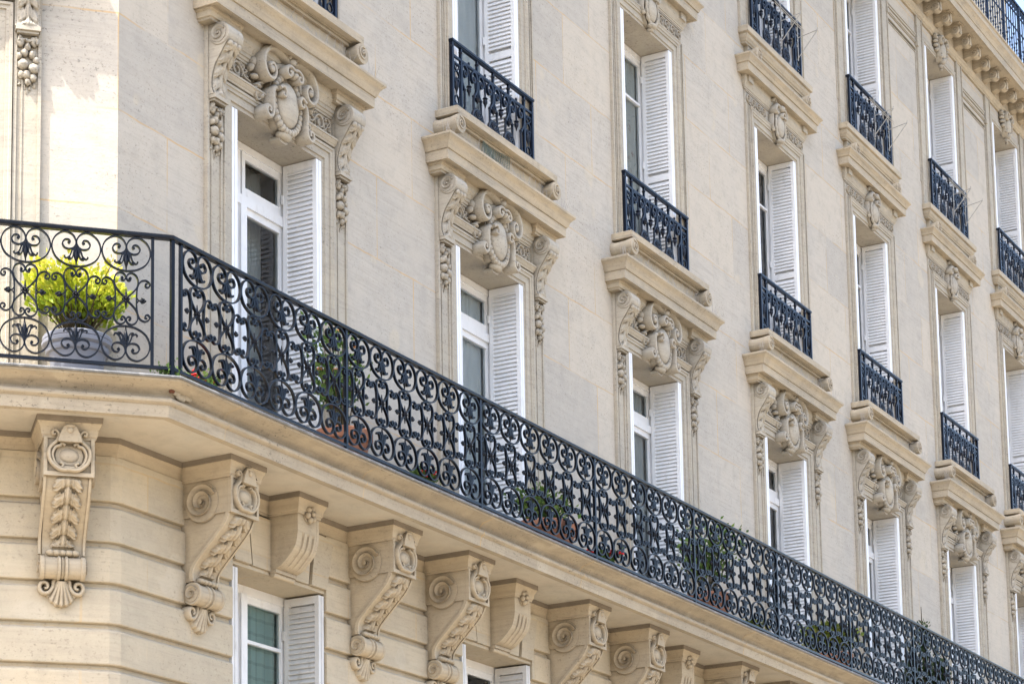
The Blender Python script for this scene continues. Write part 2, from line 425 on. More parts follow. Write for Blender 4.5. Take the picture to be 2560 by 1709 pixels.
cpt = lambda s: (s * cos(CA), -s * sin(CA))
capped(m, [cpt(CHW + HW), cpt(-bev), (bev, 0), (COLS[0] - HW, 0)])
capped(m, [cpt(SC), cpt(CHW - HW)])
for a, b in zip(COLS, COLS[1:]): capped(m, [(a + HW, 0), (b - HW, 0)])
capped(m, [(COLS[-1] + HW, 0), (XE, 0)])
m.obj('rusticated_wall', M['rust'], B, 0)
m = MB()   # ground floor, far below the frame
for a, b in ((SC, 0),): pass
m.molding([cpt(SC), (0, 0), (XE, 0)], [(.05, 0), (.05, 2.55), (.09, 2.56), (.09, 2.68), (.02, 2.70)], caps=False)
m.obj('ground_floor_wall', M['rust'], B, 0)

# flat arch over each lower window
def lintel_mesh():
    m = MB()
    m.box(-HW, HW, -.5, .0, 6.24, 6.745)
    m.box(-HW - .02, HW + .02, -.04, .012, 6.243, 6.272)
    for s in (-1, 1):
        m.plate([(s * x, z) for x, z in ((.13, 6.275), (.395, 6.275), (.45, 6.70), (.13, 6.70))][::s], -.01, .034)
        m.plate([(s * x, z) for x, z in ((.425, 6.275), (.652, 6.275), (.76, 6.725), (.49, 6.725))][::s], -.01, .046)
    return m
LINT = lintel_mesh().mesh('flat_arch', M['rust'], 0)
for c in COLS: put('flat_arch', LINT, B, (c, 0, 0))
put('flat_arch', LINT, B, chamfer(CHW), ROT)

# ---- balcony brackets
BW = .165
BC = [o for c in COLS for o in (c - 1.13, c + 1.19)]
BCH = [-.395, -2.80]
curve = cr([(.446, 6.452), (.437, 6.418), (.386, 6.339), (.271, 6.225), (.155, 6.111), (.112, 6.05), (.104, 5.995), (.112, 5.955)], 5)
def acanthus(fpts, hw, lobes, amp, nu=36, nv=72, hw1=None):
    """carved leaf heightfield over a (p,z) curve"""
    L = [0]
    for a, b in zip(fpts, fpts[1:]): L.append(L[-1] + (Vector(b) - Vector(a)).length)
    def at(v):
        q = v * L[-1]
        for i in range(len(L) - 1):
            if q <= L[i + 1] + 1e-9:
                t = (q - L[i]) / max(1e-9, L[i + 1] - L[i]); a, b = Vector(fpts[i]), Vector(fpts[i + 1]); d = (b - a).normalized()
                return a.lerp(b, t), Vector((-d.y, d.x))
        a, b = Vector(fpts[-2]), Vector(fpts[-1]); d = (b - a).normalized(); return b, Vector((-d.y, d.x))
    hw1 = hw1 or hw
    def fn(u, v):
        x = u * 2 - 1; a = abs(x); q, n = at(v)
        if n.x < 0 and n.y < 0 or n.x < -.2: n = -n
        t = (v * lobes + .75 * (1 - a) - .2) % 1.0
        k = math.floor(v * lobes + .75 * (1 - a) - .2)
        edge = (.60 + .36 * sin(pi * t) ** .6) * (1 - .13 * (.5 + .5 * sin(t * 2 * pi * 4)))
        ins = ss(edge + .05, edge - .16, a)
        lobe = (sin(pi * min(1, t * 1.05)) ** .5) * (.45 + .55 * a)
        vein = .18 * sin(t * 2 * pi * 3) * a
        h = ins * (.06 + .94 * lobe + vein) - .2 * (1 - ins)
        h += .75 * exp(-(x / .13) ** 2) + .35 * exp(-((a - .26) / .07) ** 2)
        if .22 < a < .42 and (t < .13 or t > .92): h -= 1.3
        if v < .02 or v > .985: h *= .3
        hh = amp * (max(-.5, h) + .12 * sin(t * 2 * pi * 4) * ss(.3, .6, a) * ins)
        return ((hw + (hw1 - hw) * v) * x, -(q.x + n.x * hh), q.y + n.y * hh)
    m = MB(); m.grid(fn, nu, nv); return m
def volute(m, c, r, xs, sgn, turns=2.1):
    """coiled spiral standing proud of the side face x = xs; c = (p, z)"""
    k = 32; d = r * .12 * sgn
    ring = [(c[0] + r * cos(2 * pi * i / k), c[1] + r * sin(2 * pi * i / k)) for i in range(k)]
    vs = [(xs, -p, z) for p, z in ring] + [(xs + d, -(c[0] + (p - c[0]) * .97), c[1] + (z - c[1]) * .97) for p, z in ring]
    m.add(vs, [(j, (j + 1) % k, k + (j + 1) % k, k + j) for j in range(k)] + [tuple(k + j for j in range(k))])
    n = 54; top = []; fs = []
    # stepped coil: each sample is a wedge sloping down towards the centre
    for i in range(n + 1):
        t = i / n; a = .4 + turns * 2 * pi * t; ro = r * (.76 * (1 - t) ** .9 + .13); w = r * (.15 * (1 - t) + .09)
        hgt = xs + d + sgn * r * .17
        for rr_, h in ((ro, xs + d - .002 * sgn), (ro, hgt), (max(ro - w, .002), xs + d + sgn * r * .015), (max(ro - w, .002), xs + d - .002 * sgn)):
            top.append((h, -(c[0] + rr_ * cos(a)), c[1] + rr_ * sin(a)))
    fs = [(i * 4 + q, (i + 1) * 4 + q, (i + 1) * 4 + q + 1, i * 4 + q + 1) for i in range(n) for q in range(3)] + [(0, 1, 2, 3), (n * 4 + 3, n * 4 + 2, n * 4 + 1, n * 4)]
    m.add(top, fs)
    m.lathe([(0, sgn * r * .17), (r * .10, sgn * r * .16), (r * .12, 0)], (xs + d * .6, -c[0], c[1]), 12, 'x')
def bracket_meshes():
    body = MB()
    pol = [(-.05, 6.735), (.446, 6.735)] + [tuple(q) for q in curve] + [(-.05, 5.955)]
    # taper the body a little towards the foot
    k = len(pol); wd = lambda z: BW - .018 * ss(6.45, 5.95, z)
    vs = [(sg * wd(z), -p, z) for sg in (-1, 1) for p, z in pol]
    # side faces as fans from the wall edge keep the concave outline clean
    fs = [(j, k + j, k + (j + 1) % k, (j + 1) % k) for j in range(k)] + [tuple(range(k)), tuple(k + j for j in reversed(range(k)))]
    body.add(vs, fs)
    for sg in (-1, 1):
        volute(body, (.206, 6.558), .160, sg * BW, sg)
        body.ribbon_yz([(q.x - .012, q.y) for q in curve[5:-3]], .018, sg * (BW - .008), sg * (BW + .006))
        # raised fillets along the front edges
        body.extr([(q.x - .02, q.y) for q in curve] + [(q.x + .012, q.y) for q in reversed(curve)], sg * (BW - .004) - .016, sg * (BW - .004) + .002)
    blk = MB()
    blk.box(-.178, .178, -.04, .466, 6.452, 6.735)
    for a, b, c, d in ((-.181, -.155, 6.449, 6.735), (.155, .181, 6.449, 6.735), (-.155, .155, 6.449, 6.478)): blk.box(a, b, .45, .484, c, d)
    sh = MB()     # strapwork shield on the block
    sh.plate([(-.10, 6.60), (-.09, 6.545), (-.055, 6.53), (.055, 6.53), (.09, 6.545), (.10, 6.60), (.085, 6.655), (.045, 6.672), (-.045, 6.672), (-.085, 6.655)], .46, .476)
    sh.ball((0, .455, 6.60), (.085, .04, .062), 20, 12)
    for s in (-1, 1):
        left = cr([(s * .03, 6.672), (s * .055, 6.684), (s * .068, 6.668), (s * .10, 6.655), (s * .122, 6.60), (s * .10, 6.535), (s * .06, 6.505), (s * .045, 6.53), (s * .066, 6.54)], 5)
        sh.ribbon(left, .022, .465, .508, 1, .008)
        out = cr([(0, 6.492), (s * .07, 6.494), (s * .135, 6.555), (s * .142, 6.64), (s * .09, 6.70), (s * .075, 6.745), (s * .10, 6.775), (s * .122, 6.765), (s * .115, 6.745), (s * .10, 6.75)], 5)
        sh.ribbon(out, .030, .462, .515, .6, .010)
    sh.plate([(-.085, 6.69), (.085, 6.69), (.07, 6.75), (.045, 6.80), (.02, 6.815), (0, 6.795), (-.02, 6.815), (-.045, 6.80), (-.07, 6.75)], .44, .535)
    sh.ball((0, .535, 6.775), (.024, .014, .024), 12, 8); sh.ball((0, .52, 6.805), (.04, .03, .02), 10, 6)
    sh.lathe([(0, -.085), (.018, -.085), (.018, .085), (0, .085)], (0, -.485, 6.505), 12, 'x')
    leaf = acanthus(curve[1:-6], .122, 4.4, .042, 60, 130, .108)
    lip = MB()    # curled leaf tip above the roll
    for x, r in ((-.09, .034), (-.045, .042), (0, .036), (.045, .042), (.09, .034)):
        lip.ball((x, .118, 5.966), (r, .048, .026), 10, 7)
    lip.box(-.13, .13, 0, .12, 5.935, 5.96)
    roll = MB()
    pr = [(0, -.163), (.085, -.163), (.09, -.155), (.09, -.135), (.082, -.128), (.082, -.04), (.092, -.034), (.092, -.018), (.08, -.012), (.088, 0), (.08, .012), (.092, .018), (.092, .034), (.082, .04), (.082, .128), (.09, .135), (.09, .155), (.085, .163), (0, .163)]
    roll.lathe(pr, (0, -.095, 5.862), 28, 'x')
    for sg in (-1, 1):
        volute(roll, (.095, 5.862), .068, sg * .160, sg, 1.4)
    shell = MB()
    for sg in (-1, 1):
        shell.ribbon(cr([(sg * .03, 5.80), (sg * .055, 5.77), (sg * .06, 5.73), (sg * .09, 5.685), (sg * .135, 5.68), (sg * .158, 5.72), (sg * .14, 5.757), (sg * .105, 5.752), (sg * .10, 5.72), (sg * .122, 5.712)], 5), .032, -.01, .085, .75, .012)
    def fn(u, v):
        x = u * 2 - 1
        r = .03 + .19 * v; wdt = .035 + .085 * v ** 1.2
        ang = x * 1.0
        z = 5.79 - r * cos(ang) * (1 - .04 * abs(sin(x * 10.5))) ; xx = wdt * sin(ang) / sin(1.0)
        p = .03 + .05 * (1 - v) + .02 * abs(cos(x * 10.5)) * v + .035 * (1 - x * x)
        if v > .97 or abs(x) > .97: p = -.01
        return (xx, -p, z)
    shell.grid(fn, 40, 14)
    return [('bracket_body', body, 30), ('shield_block', blk, 25), ('shield', sh, 40), ('acanthus_leaf', leaf, 60), ('leaf_tip', lip, 60), ('scroll_roll', roll, 40), ('shell', shell, 60)]
BM = [(n, mb.mesh(n, M['brack'], sm)) for n, mb, sm in bracket_meshes()]
def place_bracket(loc, rz):
    o = put('balcony_bracket', BM[0][1], B, loc, rz)
    for n, me in BM[1:]: put(n, me, o)
for x in BC: place_bracket((x, 0, 0), 0)
for s in BCH: place_bracket(chamfer(s), ROT)

# ---- fluted keystone consoles
def keystone_meshes():
    m = MB()
    fr = cr([(.302, 6.745), (.302, 6.65), (.30, 6.557), (.273, 6.454), (.217, 6.385), (.145, 6.319), (.085, 6.292)], 5)
    m.extr([(-.04, 6.745)] + [(q.x - .016, q.y) for q in fr] + [(-.04, 6.285)], -.152, .152)
    L = len(fr) - 1
    def fn(u, v):
        i = min(L, int(round(v * L))); q = fr[i]; x = (u * 2 - 1)
        h = 0.0
        if .32 < v < .97:
            for c in (-.45, 0, .45):
                if abs(x - c) < .11: h = -.015
        return (x * .152, -(q.x + h), q.y + h * .3)
    m.grid(fn, 54, L)
    for a, b in ((-.153, -.118), (.118, .153)): m.extr([(q.x + .001, q.y) for q in fr] + [(q.x - .03, q.y) for q in reversed(fr)], a, b)
    m.box(-.15, .15, -.02, .085, 6.262, 6.290)
    m.lathe([(0, -.145), (.026, -.145), (.026, .145), (0, .145)], (0, -.045, 6.25), 14, 'x')
    r = MB()
    for k in range(6):
        a = k * pi / 3 + .3
        r.ball((.046 * cos(a), .325, 6.735 + .046 * sin(a)), (.028, .03, .028), 10, 8)
    r.ball((0, .345, 6.735), (.022, .025, .022), 12, 8); r.lathe([(0, .02), (.076, .012), (.078, 0), (.07, -.03)], (0, -.30, 6.735), 20, 'y')
    return m, r
KM, KR = keystone_meshes(); KM = KM.mesh('keystone_console', M['brack'], 30); KR = KR.mesh('rosette', M['brack'], 60)
for loc, rz in [((c, 0, 0), 0) for c in COLS] + [(chamfer(CHW), ROT)]:
    put('rosette', KR, put('keystone_console', KM, B, loc, rz))

# ---- crown moulding that breaks forward over brackets and keystones
path = []
for s in sorted(BCH + [CHW]):
    hw, pj = (.176, .464) if s in BCH else (.150, .300)
    for a, p in ((-hw, 0), (-hw, pj), (hw, pj), (hw, 0)):
        x, y = cpt(s + a); path.append((x - sin(CA) * p, y - cos(CA) * p))
path = [cpt(SC)] + path + [(0, 0)]
for x in sorted(BC + COLS):
    hw, pj = (.150, .300) if x in COLS else (.176, .464)
    path += [(x - hw, 0), (x - hw, -pj), (x + hw, -pj), (x + hw, 0)]
path.append((XE, 0))
m = MB()
m.molding(path, [(.0, 6.722), (.014, 6.724), (.016, 6.742), (.024, 6.75), (.028, 6.775), (.034, 6.80), (.046, 6.822), (.052, 6.838), (.056, 6.840)], caps=False)
m.obj('bracket_crown', M['brack'], B, 30)
m = MB(); m.molding(path, [(.050, 6.840), (.058, 6.842), (.060, 6.886)], caps=False); m.obj('crown_fillet', M['dark_stone'], B, 20)

# ---- balcony slab
m = MB()
SP = [(.62, 6.884), (.64, 6.868), (.704, 6.868), (.708, 6.90), (.716, 6.952), (.728, 6.958), (.745, 6.97), (.750, 6.985), (.744, 6.998), (.728, 7.006), (.705, 7.014), (.700, 7.03), (.708, 7.045), (.735, 7.072), (.800, 7.088), (.845, 7.098), (.852, 7.112), (.852, 7.126), (.80, 7.136), (-.02, 7.15)]
m.molding([cpt(SC), (0, 0), (XE, 0)], SP)
m.obj('balcony_slab', M['slab'], B, 32)
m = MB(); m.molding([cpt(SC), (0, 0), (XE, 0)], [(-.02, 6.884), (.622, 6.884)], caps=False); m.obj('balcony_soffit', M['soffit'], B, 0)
m = MB(); rnd_ = random.Random(2)
for q in range(7):
    x_ = -.22 + .026 * q; m.ball((x_, .716 + .002 * (q % 2), 7.058 + rnd_.uniform(-.012, .010)), (.045, .016, .034 - .003 * abs(q - 3)), 10, 7)
m.obj('mortar_patch', M['cornice'], B, 60)
m = MB()
for q in range(4): m.ball((-.284 + .010 * q, .726, 7.064 + rnd_.uniform(-.012, .012)), (.014, .012, .016), 8, 6)
m.obj('rusty_chip', M['rustchip'], B, 60)
m = MB()
m.molding([cpt(SC), (0, 0), (XE, 0)], [(.60, 7.146), (.81, 7.141), (.868, 7.131), (.874, 7.122), (.868, 7.112), (.848, 7.112)], caps=False)
m.obj('zinc_edging', M['zinc'], B, 50)

# ------------------------------------------------------------------ window heads of the long row (second floor)
def uprof(): return [(-.012, -.35), (-.012, .012), (.018, .012), (.022, .026), (.085, .026), (.088, .040), (.112, .042), (.118, .052), (.138, .052), (.142, .022), (.150, .018), (.150, -.02)]
def strip(m, x0, x1, z0, z1, p):
    """moulded jamb strip"""
    a, b = min(x0, x1), max(x0, x1)
    m.box(a, b, -.02, p, z0, z1)
    m.box(a - .003, a + .022, -.02, p + .014, z0, z1 + .002); m.box(b - .022, b + .003, -.02, p + .014, z0, z1 + .002)
    m.box(a + .055, a + .066, -.02, p + .008, z0, z1)
def vol_front(m, c, r, p, turns=1.6, flip=1):
    """spiral relief facing the street; c = (x, z)"""
    m.lathe([(0, .006), (r * .94, .006), (r, 0), (r, -.02)], (c[0], -p, c[1]), 22, 'y')
    sp = spiral((0, 0), r * .80, r * .14, 1.2, turns, 34)
    m.ribbon([(c[0] + flip * x, c[1] + z) for x, z in sp], r * .2, p, p + .016, .8)
    m.ball((c[0], p + .008, c[1]), (r * .17, .02, r * .17), 10, 6)

def surround1():
    out = []
    m = MB()
    m.uframe([(-HW, FL - .02), (-HW, 10.08), (HW, 10.08), (HW, FL - .02)], uprof())
    for s in (-1, 1):
        strip(m, s * .815, s * 1.015, FL - .02, 10.64, .026)
    # lintel mould with returns
    m.molding([(-.76, .02), (-.76, 0), (.76, 0), (.76, .02)], [(-.02, 10.235), (.050, 10.238), (.054, 10.252), (.066, 10.262), (.078, 10.284), (.086, 10.288), (.086, 10.303), (.02, 10.318), (-.02, 10.318)])
    # frieze frame and bed moulds
    m.box(-.82, .82, -.02, .012, 10.31, 10.71)
    m.box(-.80, .80, .01, .026, 10.318, 10.336)
    m.molding([(-.80, 0), (.80, 0)], [(.01, 10.492), (.026, 10.494), (.026, 10.512), (.036, 10.516), (.040, 10.536), (.052, 10.540), (.052, 10.566), (.062, 10.572), (.072, 10.60), (.094, 10.624), (.10, 10.628), (.10, 10.712)], caps=False)
    out.append(('window_surround', m, M['jamb'], 30))
    c = MB()
    Bc = .925
    pr = [(-.05, 10.70), (.195, 10.70), (.205, 10.692), (.238, 10.692), (.240, 10.786), (.252, 10.790), (.256, 10.803), (.262, 10.812), (.272, 10.845), (.292, 10.872), (.312, 10.888), (.318, 10.896), (.318, 10.917), (.30, 10.926), (-.05, 10.955)]
    c.molding([(-Bc, .03), (-Bc, 0), (Bc, 0), (Bc, .03)], pr, fill=(0, len(pr) - 1))
    for s in (-1, 1):      # bed blocks above the consoles
        x = s * .91
        c.molding([(x - .115, .02), (x - .115, -.05), (x + .115, -.05), (x + .115, .02)], [(.075, 10.606), (.078, 10.622), (.092, 10.628), (.096, 10.672), (.112, 10.680), (.116, 10.702)], fill=(0,), caps=False)
    out.append(('cornice', c, M['cornice'], 30))
    a = MB()               # sill block standing on the cornice
    a.box(-.87, .87, -.02, .13, 10.93, 11.215)
    a.box(-.87, .87, .12, .15, 10.945, 10.965); a.box(-.875, .875, .12, .165, 11.165, 11.19); a.box(-.88, .88, .12, .185, 11.188, 11.208)
    a.molding([(-.735, .03), (-.735, 0), (.735, 0), (.735, .03)], [(-.05, 11.200), (.235, 11.200), (.246, 11.206), (.250, 11.272), (.242, 11.280), (-.05, 11.292)], fill=(0, 5))
    for s in (-1, 1):
        a.lathe([(0, -.02), (.08, -.02), (.084, .0), (.074, .05), (.078, .16), (.09, .235), (.09, .26), (0, .262)], (s * .945, -.0, 11.105), 24, 'y')
        vol_front(a, (s * .945, 11.105), .08, .256, 1.5, s)
    out.append(('window_sill', a, M['cornice'], 32))
    return out
def console1(s):
    """S-shaped console with volute, acanthus and foot plate"""
    m = MB()
    fr = cr([(.232, 10.44), (.165, 10.343), (.111, 10.263), (.080, 10.165), (.076, 10.09), (.088, 10.045), (.10, 10.02)], 5)
    m.extr([(-.03, 10.61), (.15, 10.61)] + [(.15 + .096 * sin(a * pi / 10), 10.512 + .098 * cos(a * pi / 10)) for a in range(1, 8)] + [(q.x - .012, q.y) for q in fr] + [(-.03, 10.02)], -.096, .096)
    pr = [(0, -.104), (.092, -.104), (.096, -.098), (.096, -.075), (.09, -.068), (.097, -.03), (.088, -.024), (.088, .024), (.097, .03), (.09, .068), (.096, .075), (.096, .098), (.092, .104), (0, .104)]
    m.lathe(pr, (0, -.150, 10.512), 24, 'x')
    for sg in (-1, 1): volute(m, (.142, 10.514), .078, sg * .100, sg, 1.7)
    m.box(-.092, .092, -.02, .105, 9.988, 10.022); m.box(-.080, .080, -.02, .088, 9.968, 9.990)
    lf = acanthus(fr, .088, 4.2, .022, 32, 56, .084)
    for x in (-.055, 0, .055): lf.ball((x, .222, 10.428), (.030, .028, .026), 10, 7)
    d = MB()     # hanging drop of husks and fruit
    z = 9.968
    d.ribbon(cr([(-.055, z - .01), (-.065, z - .06), (-.02, z - .04), (.02, z - .05), (.06, z - .02), (.075, z - .07)], 5), .022, 0, .07, 1, .01)
    for x, zz, r in ((-.05, -.055, .032), (.045, -.05, .034), (0, -.09, .028), (-.02, -.14, .030), (.035, -.15, .026), (-.06, -.17, .022), (.065, -.19, .024)): d.ball((x, .035, z + zz), (r, .04, r * 1.25), 8, 6)
    for x, zz, r in ((-.03, -.235, .043), (.045, -.265, .043), (-.005, -.315, .038), (.04, -.335, .032), (-.04, -.315, .030), (.005, -.37, .026)): d.ball((x, .04, z + zz), (r, r * 1.1, r), 10, 8)
    for x, zz, rx, rz_ in ((-.055, -.385, .016, .022), (.05, -.385, .016, .024), (-.015, -.405, .014, .026), (.02, -.41, .012, .03), (0, -.445, .010, .022)): d.ball((x, .02, z + zz), (rx, .02, rz_), 7, 5)
    for x, zz, a in ((-.075, -.12, .7), (.08, -.10, -.6), (-.07, -.29, .5), (.078, -.225, -.5), (-.06, -.345, .4)):
        d.add([(x - .035 * cos(a), -.01, z + zz + .035 * sin(a)), (x, -.045, z + zz + .018), (x + .035 * cos(a), -.03, z + zz - .035 * sin(a)), (x, -.03, z + zz - .025)], [(0, 1, 2, 3)])
    rnd = random.Random(5); d.v = [(x + rnd.uniform(-.006, .006), y + rnd.uniform(-.007, .007), z + rnd.uniform(-.006, .006)) for x, y, z in d.v]
    return m, lf, d
def cartouche1():
    m = MB(); z0 = 10.295
    # egg-shaped field
    m.ball((0, .095, z0), (.158, .075, .205), 28, 18)
    # back plate
    m.plate([(-.21, 10.17), (-.12, 10.075), (0, 10.04), (.12, 10.075), (.21, 10.17), (.235, 10.32), (.20, 10.46), (.24, 10.56), (.17, 10.66), (.07, 10.70), (-.07, 10.70), (-.17, 10.66), (-.24, 10.56), (-.20, 10.46), (-.235, 10.32)], -.02, .085)
    # ribbed rope around the egg
    pts = []; rr = []
    for i in range(97):
        a = radians(118) + radians(304) * i / 96
        pts.append((.190 * cos(a), -.105 + .012 * cos(a) ** 2, z0 + .236 * sin(a))); rr.append(.036 if i % 4 < 3 else .027)
    m.tube(pts, rr, 8)
    for s in (-1, 1):
        # great volutes of the crest
        m.ribbon(cr([(s * .03, 10.66), (s * .10, 10.70), (s * .20, 10.715), (s * .30, 10.685), (s * .375, 10.60), (s * .385, 10.50), (s * .33, 10.425), (s * .255, 10.43), (s * .225, 10.50), (s * .262, 10.555), (s * .305, 10.53), (s * .29, 10.495)], 6), .060, -.01, .165, .6, .022)
        m.ball((s * .283, .15, 10.50), (.034, .03, .034), 10, 8)
        # strap from the crest down to the egg
        m.ribbon(cr([(s * .20, 10.47), (s * .17, 10.56), (s * .08, 10.61), (s * .0, 10.64)], 5), .07, -.01, .12, 1, .03)
        m.ribbon(cr([(s * .0, 10.585), (s * .055, 10.60), (s * .105, 10.575), (s * .11, 10.525), (s * .07, 10.51), (s * .055, 10.545), (s * .08, 10.552)], 5), .036, .05, .20, .8, .012)
        m.ball((s * .035, .15, 10.555), (.045, .05, .035), 10, 8)
        # side volutes and long tails
        m.ribbon(cr([(s * .115, 10.345), (s * .15, 10.375), (s * .185, 10.37), (s * .235, 10.35), (s * .25, 10.27), (s * .245, 10.18), (s * .26, 10.11), (s * .31, 10.085), (s * .345, 10.12), (s * .325, 10.165), (s * .29, 10.155), (s * .298, 10.125)], 6), .044, -.01, .155, .85, .014)
        m.ribbon(cr([(s * .19, 10.37), (s * .135, 10.395), (s * .105, 10.36), (s * .115, 10.32), (s * .15, 10.32), (s * .148, 10.35)], 5), .034, .06, .185, .7, .012)
        # acanthus sprays at the sides
        for x, z, rx, rz_ in ((.33, .40, .05, .03), (.40, .34, .045, .026), (.36, .27, .05, .024), (.42, .22, .03, .02), (.31, .20, .035, .03), (.42, .46, .03, .05), (.45, .40, .022, .035), (.44, .55, .02, .04)):
            m.ball((s * x, .045, 10.07 + z), (rx, .05, rz_), 8, 6)
        m.ribbon(cr([(s * .28, 10.40), (s * .36, 10.36), (s * .40, 10.28), (s * .37, 10.22), (s * .33, 10.24)], 5), .03, 0, .075, .5, .012)
    # shell at the head, tip at the foot
    for k in range(5):
        a = radians(40 + 25 * k); m.ball((.055 * cos(a), .16, 10.67 + .05 * sin(a)), (.022, .03, .032), 8, 6)
    m.ball((0, .15, 10.66), (.045, .05, .04), 10, 8)
    m.ribbon(cr([(0, 10.06), (.03, 10.02), (.05, 9.995), (.02, 9.985), (-.02, 9.985), (-.05, 9.995), (-.03, 10.02)], 4), .03, -.03, .07)
    m.ball((0, .07, 10.035), (.09, .06, .045), 12, 8)
    return m
def frieze1(s):
    m = MB()
    if 1:
        m.ribbon(cr([(s * .42, 10.36), (s * .50, 10.375), (s * .545, 10.43), (s * .60, 10.465), (s * .655, 10.43), (s * .65, 10.375), (s * .60, 10.36), (s * .575, 10.40), (s * .605, 10.425)], 5), .020, 0, .036, .8, .006)
        m.ribbon(cr([(s * .57, 10.355), (s * .64, 10.345), (s * .70, 10.37), (s * .745, 10.43), (s * .775, 10.45)], 5), .016, 0, .032, .6, .006)
        m.ribbon(cr([(s * .44, 10.46), (s * .48, 10.42), (s * .52, 10.40), (s * .54, 10.36)], 5), .018, 0, .034, .6, .006)
        m.ribbon(cr([(s * .69, 10.46), (s * .735, 10.475), (s * .77, 10.43), (s * .74, 10.395), (s * .715, 10.42)], 5), .016, 0, .032, .8, .006)
        for x, z in ((.47, 10.44), (.455, 10.39), (.52, 10.46), (.68, 10.37), (.705, 10.45), (.555, 10.475), (.76, 10.37)): m.ball((s * x, .016, z), (.02, .02, .013), 7, 5)
    return m
S1 = [(n, mb.mesh(n, mt, sm)) for n, mb, mt, sm in surround1()]
mm, lf, dr = console1(1)
C1 = [('console', mm.mesh('console', M['carved'], 32)), ('acanthus_leaf', lf.mesh('acanthus_leaf', M['carved'], 60)), ('fruit_drop', dr.mesh('fruit_drop', M['carved'], 60))]
CAR1 = cartouche1().mesh('cartouche', M['carved'], 42); FRZ1 = [frieze1(s).mesh('frieze_scroll', M['carved'], 45) for s in (-1, 1)]
def place_s1(loc, rz):
    o = put('window_surround', S1[0][1], B, loc, rz)
    for n, me in S1[1:]: put(n, me, o)
    put('cartouche', CAR1, o); [put('frieze_scroll', q, o) for q in FRZ1]
    for s in (-1, 1):
        for n, me in C1: put(n, me, o, (s * .912, 0, 0))
for c in COLS: place_s1((c, 0, 0), 0)
place_s1(chamfer(CHW), ROT)

# ------------------------------------------------------------------ third floor heads
def surround2():
    m = MB()
    zb = 11.28
    m.uframe([(-HW, zb), (-HW, 14.02), (HW, 14.02), (HW, zb)], uprof())
    for s in (-1, 1): strip(m, s * .815, s * .925, zb, 14.20, .020)
    m.molding([(-.77, .02), (-.77, 0), (.77, 0), (.77, .02)], [(-.02, 14.125), (.030, 14.127), (.036, 14.14), (.046, 14.155), (.054, 14.172), (.058, 14.174), (.058, 14.188), (-.02, 14.20)])
    m.box(-.93, .93, -.02, .012, 14.19, 14.56)
    m.molding([(-.93, .02), (-.93, 0), (.93, 0), (.93, .02)], [(-.02, 14.385), (.022, 14.387), (.024, 14.402), (.034, 14.408), (.040, 14.44), (.050, 14.452), (.058, 14.47), (.060, 14.56)])
    for s in (-1, 1): m.box(s * .865 - .065, s * .865 + .065, 0, .085, 14.47, 14.546)
    c = MB(); Bc = .955
    pr = [(-.05, 14.55), (.115, 14.55), (.12, 14.543), (.148, 14.543), (.152, 14.640), (.166, 14.645), (.172, 14.664), (.182, 14.69), (.204, 14.712), (.212, 14.72), (.212, 14.738), (.19, 14.746), (-.05, 14.77)]
    c.molding([(-Bc, .03), (-Bc, 0), (Bc, 0), (Bc, .03)], pr, fill=(0, len(pr) - 1))
    a = MB()
    a.box(-.88, .88, -.02, .055, 14.75, 15.085)
    a.molding([(-.905, .03), (-.905, 0), (.905, 0), (.905, .03)], [(-.05, 14.955), (.066, 14.957), (.070, 14.975), (.084, 14.985), (.092, 15.010), (.104, 15.024), (.108, 15.066), (.124, 15.070), (.134, 15.078), (.134, 15.150), (.126, 15.158), (-.05, 15.166)], fill=(11,))
    for s in (-1, 1):
        a.lathe([(0, -.02), (.075, -.02), (.082, .02), (.072, .07), (.084, .15), (.086, .172), (0, .175)], (s * .80, 0, 14.845), 22, 'y')
        vol_front(a, (s * .80, 14.845), .074, .170, 1.4, s)
        a.ball((s * .80, .13, 14.90), (.05, .05, .03), 8, 6)
    return [('window_surround', m, M['jamb'], 30), ('cornice', c, M['cornice'], 30), ('window_sill', a, M['cornice'], 32)]
def cartouche2():
    m = MB(); z0 = 14.235
    m.ball((0, .07, z0 - .01), (.115, .06, .155), 24, 16)
    m.plate([(-.16, 14.12), (-.09, 14.04), (0, 14.01), (.09, 14.04), (.16, 14.12), (.18, 14.25), (.15, 14.36), (.15, 14.44), (.07, 14.50), (-.07, 14.50), (-.15, 14.44), (-.15, 14.36), (-.18, 14.25)], -.02, .06)
    pts = []; rr = []
    for i in range(81):
        a = radians(100) + 2 * pi * i / 80; pts.append((.142 * cos(a), -.085, z0 - .01 + .182 * sin(a))); rr.append(.021 + (.005 if (i // 3) % 2 else -.002))
    m.tube(pts, rr, 7)
    for s in (-1, 1):
        m.ribbon(cr([(0, 14.42), (s * .06, 14.47), (s * .13, 14.46), (s * .165, 14.40), (s * .14, 14.36), (s * .105, 14.385), (s * .125, 14.41)], 6), .045, -.01, .125, .7, .014)
        m.ribbon(cr([(s * .05, 14.43), (s * .10, 14.50), (s * .14, 14.54), (s * .19, 14.53), (s * .185, 14.49)], 5), .03, 0, .10, .6, .01)
        m.ribbon(cr([(s * .15, 14.13), (s * .19, 14.15), (s * .205, 14.20), (s * .19, 14.28), (s * .20, 14.33)], 5), .03, -.01, .085, .8, .01)
        m.ball((s * .175, .06, 14.14), .03, 8, 6)
    m.ribbon(cr([(.02, 14.33), (.06, 14.36), (.03, 14.39), (-.02, 14.37), (-.02, 14.33), (.01, 14.335)], 5), .03, .05, .15, .7, .01)
    m.ball((0, .08, 14.03), (.075, .055, .035), 10, 8); m.ball((0, .06, 13.995), (.035, .045, .025), 8, 6)
    m.ball((0, .11, 14.45), (.05, .05, .045), 10, 8)
    return m
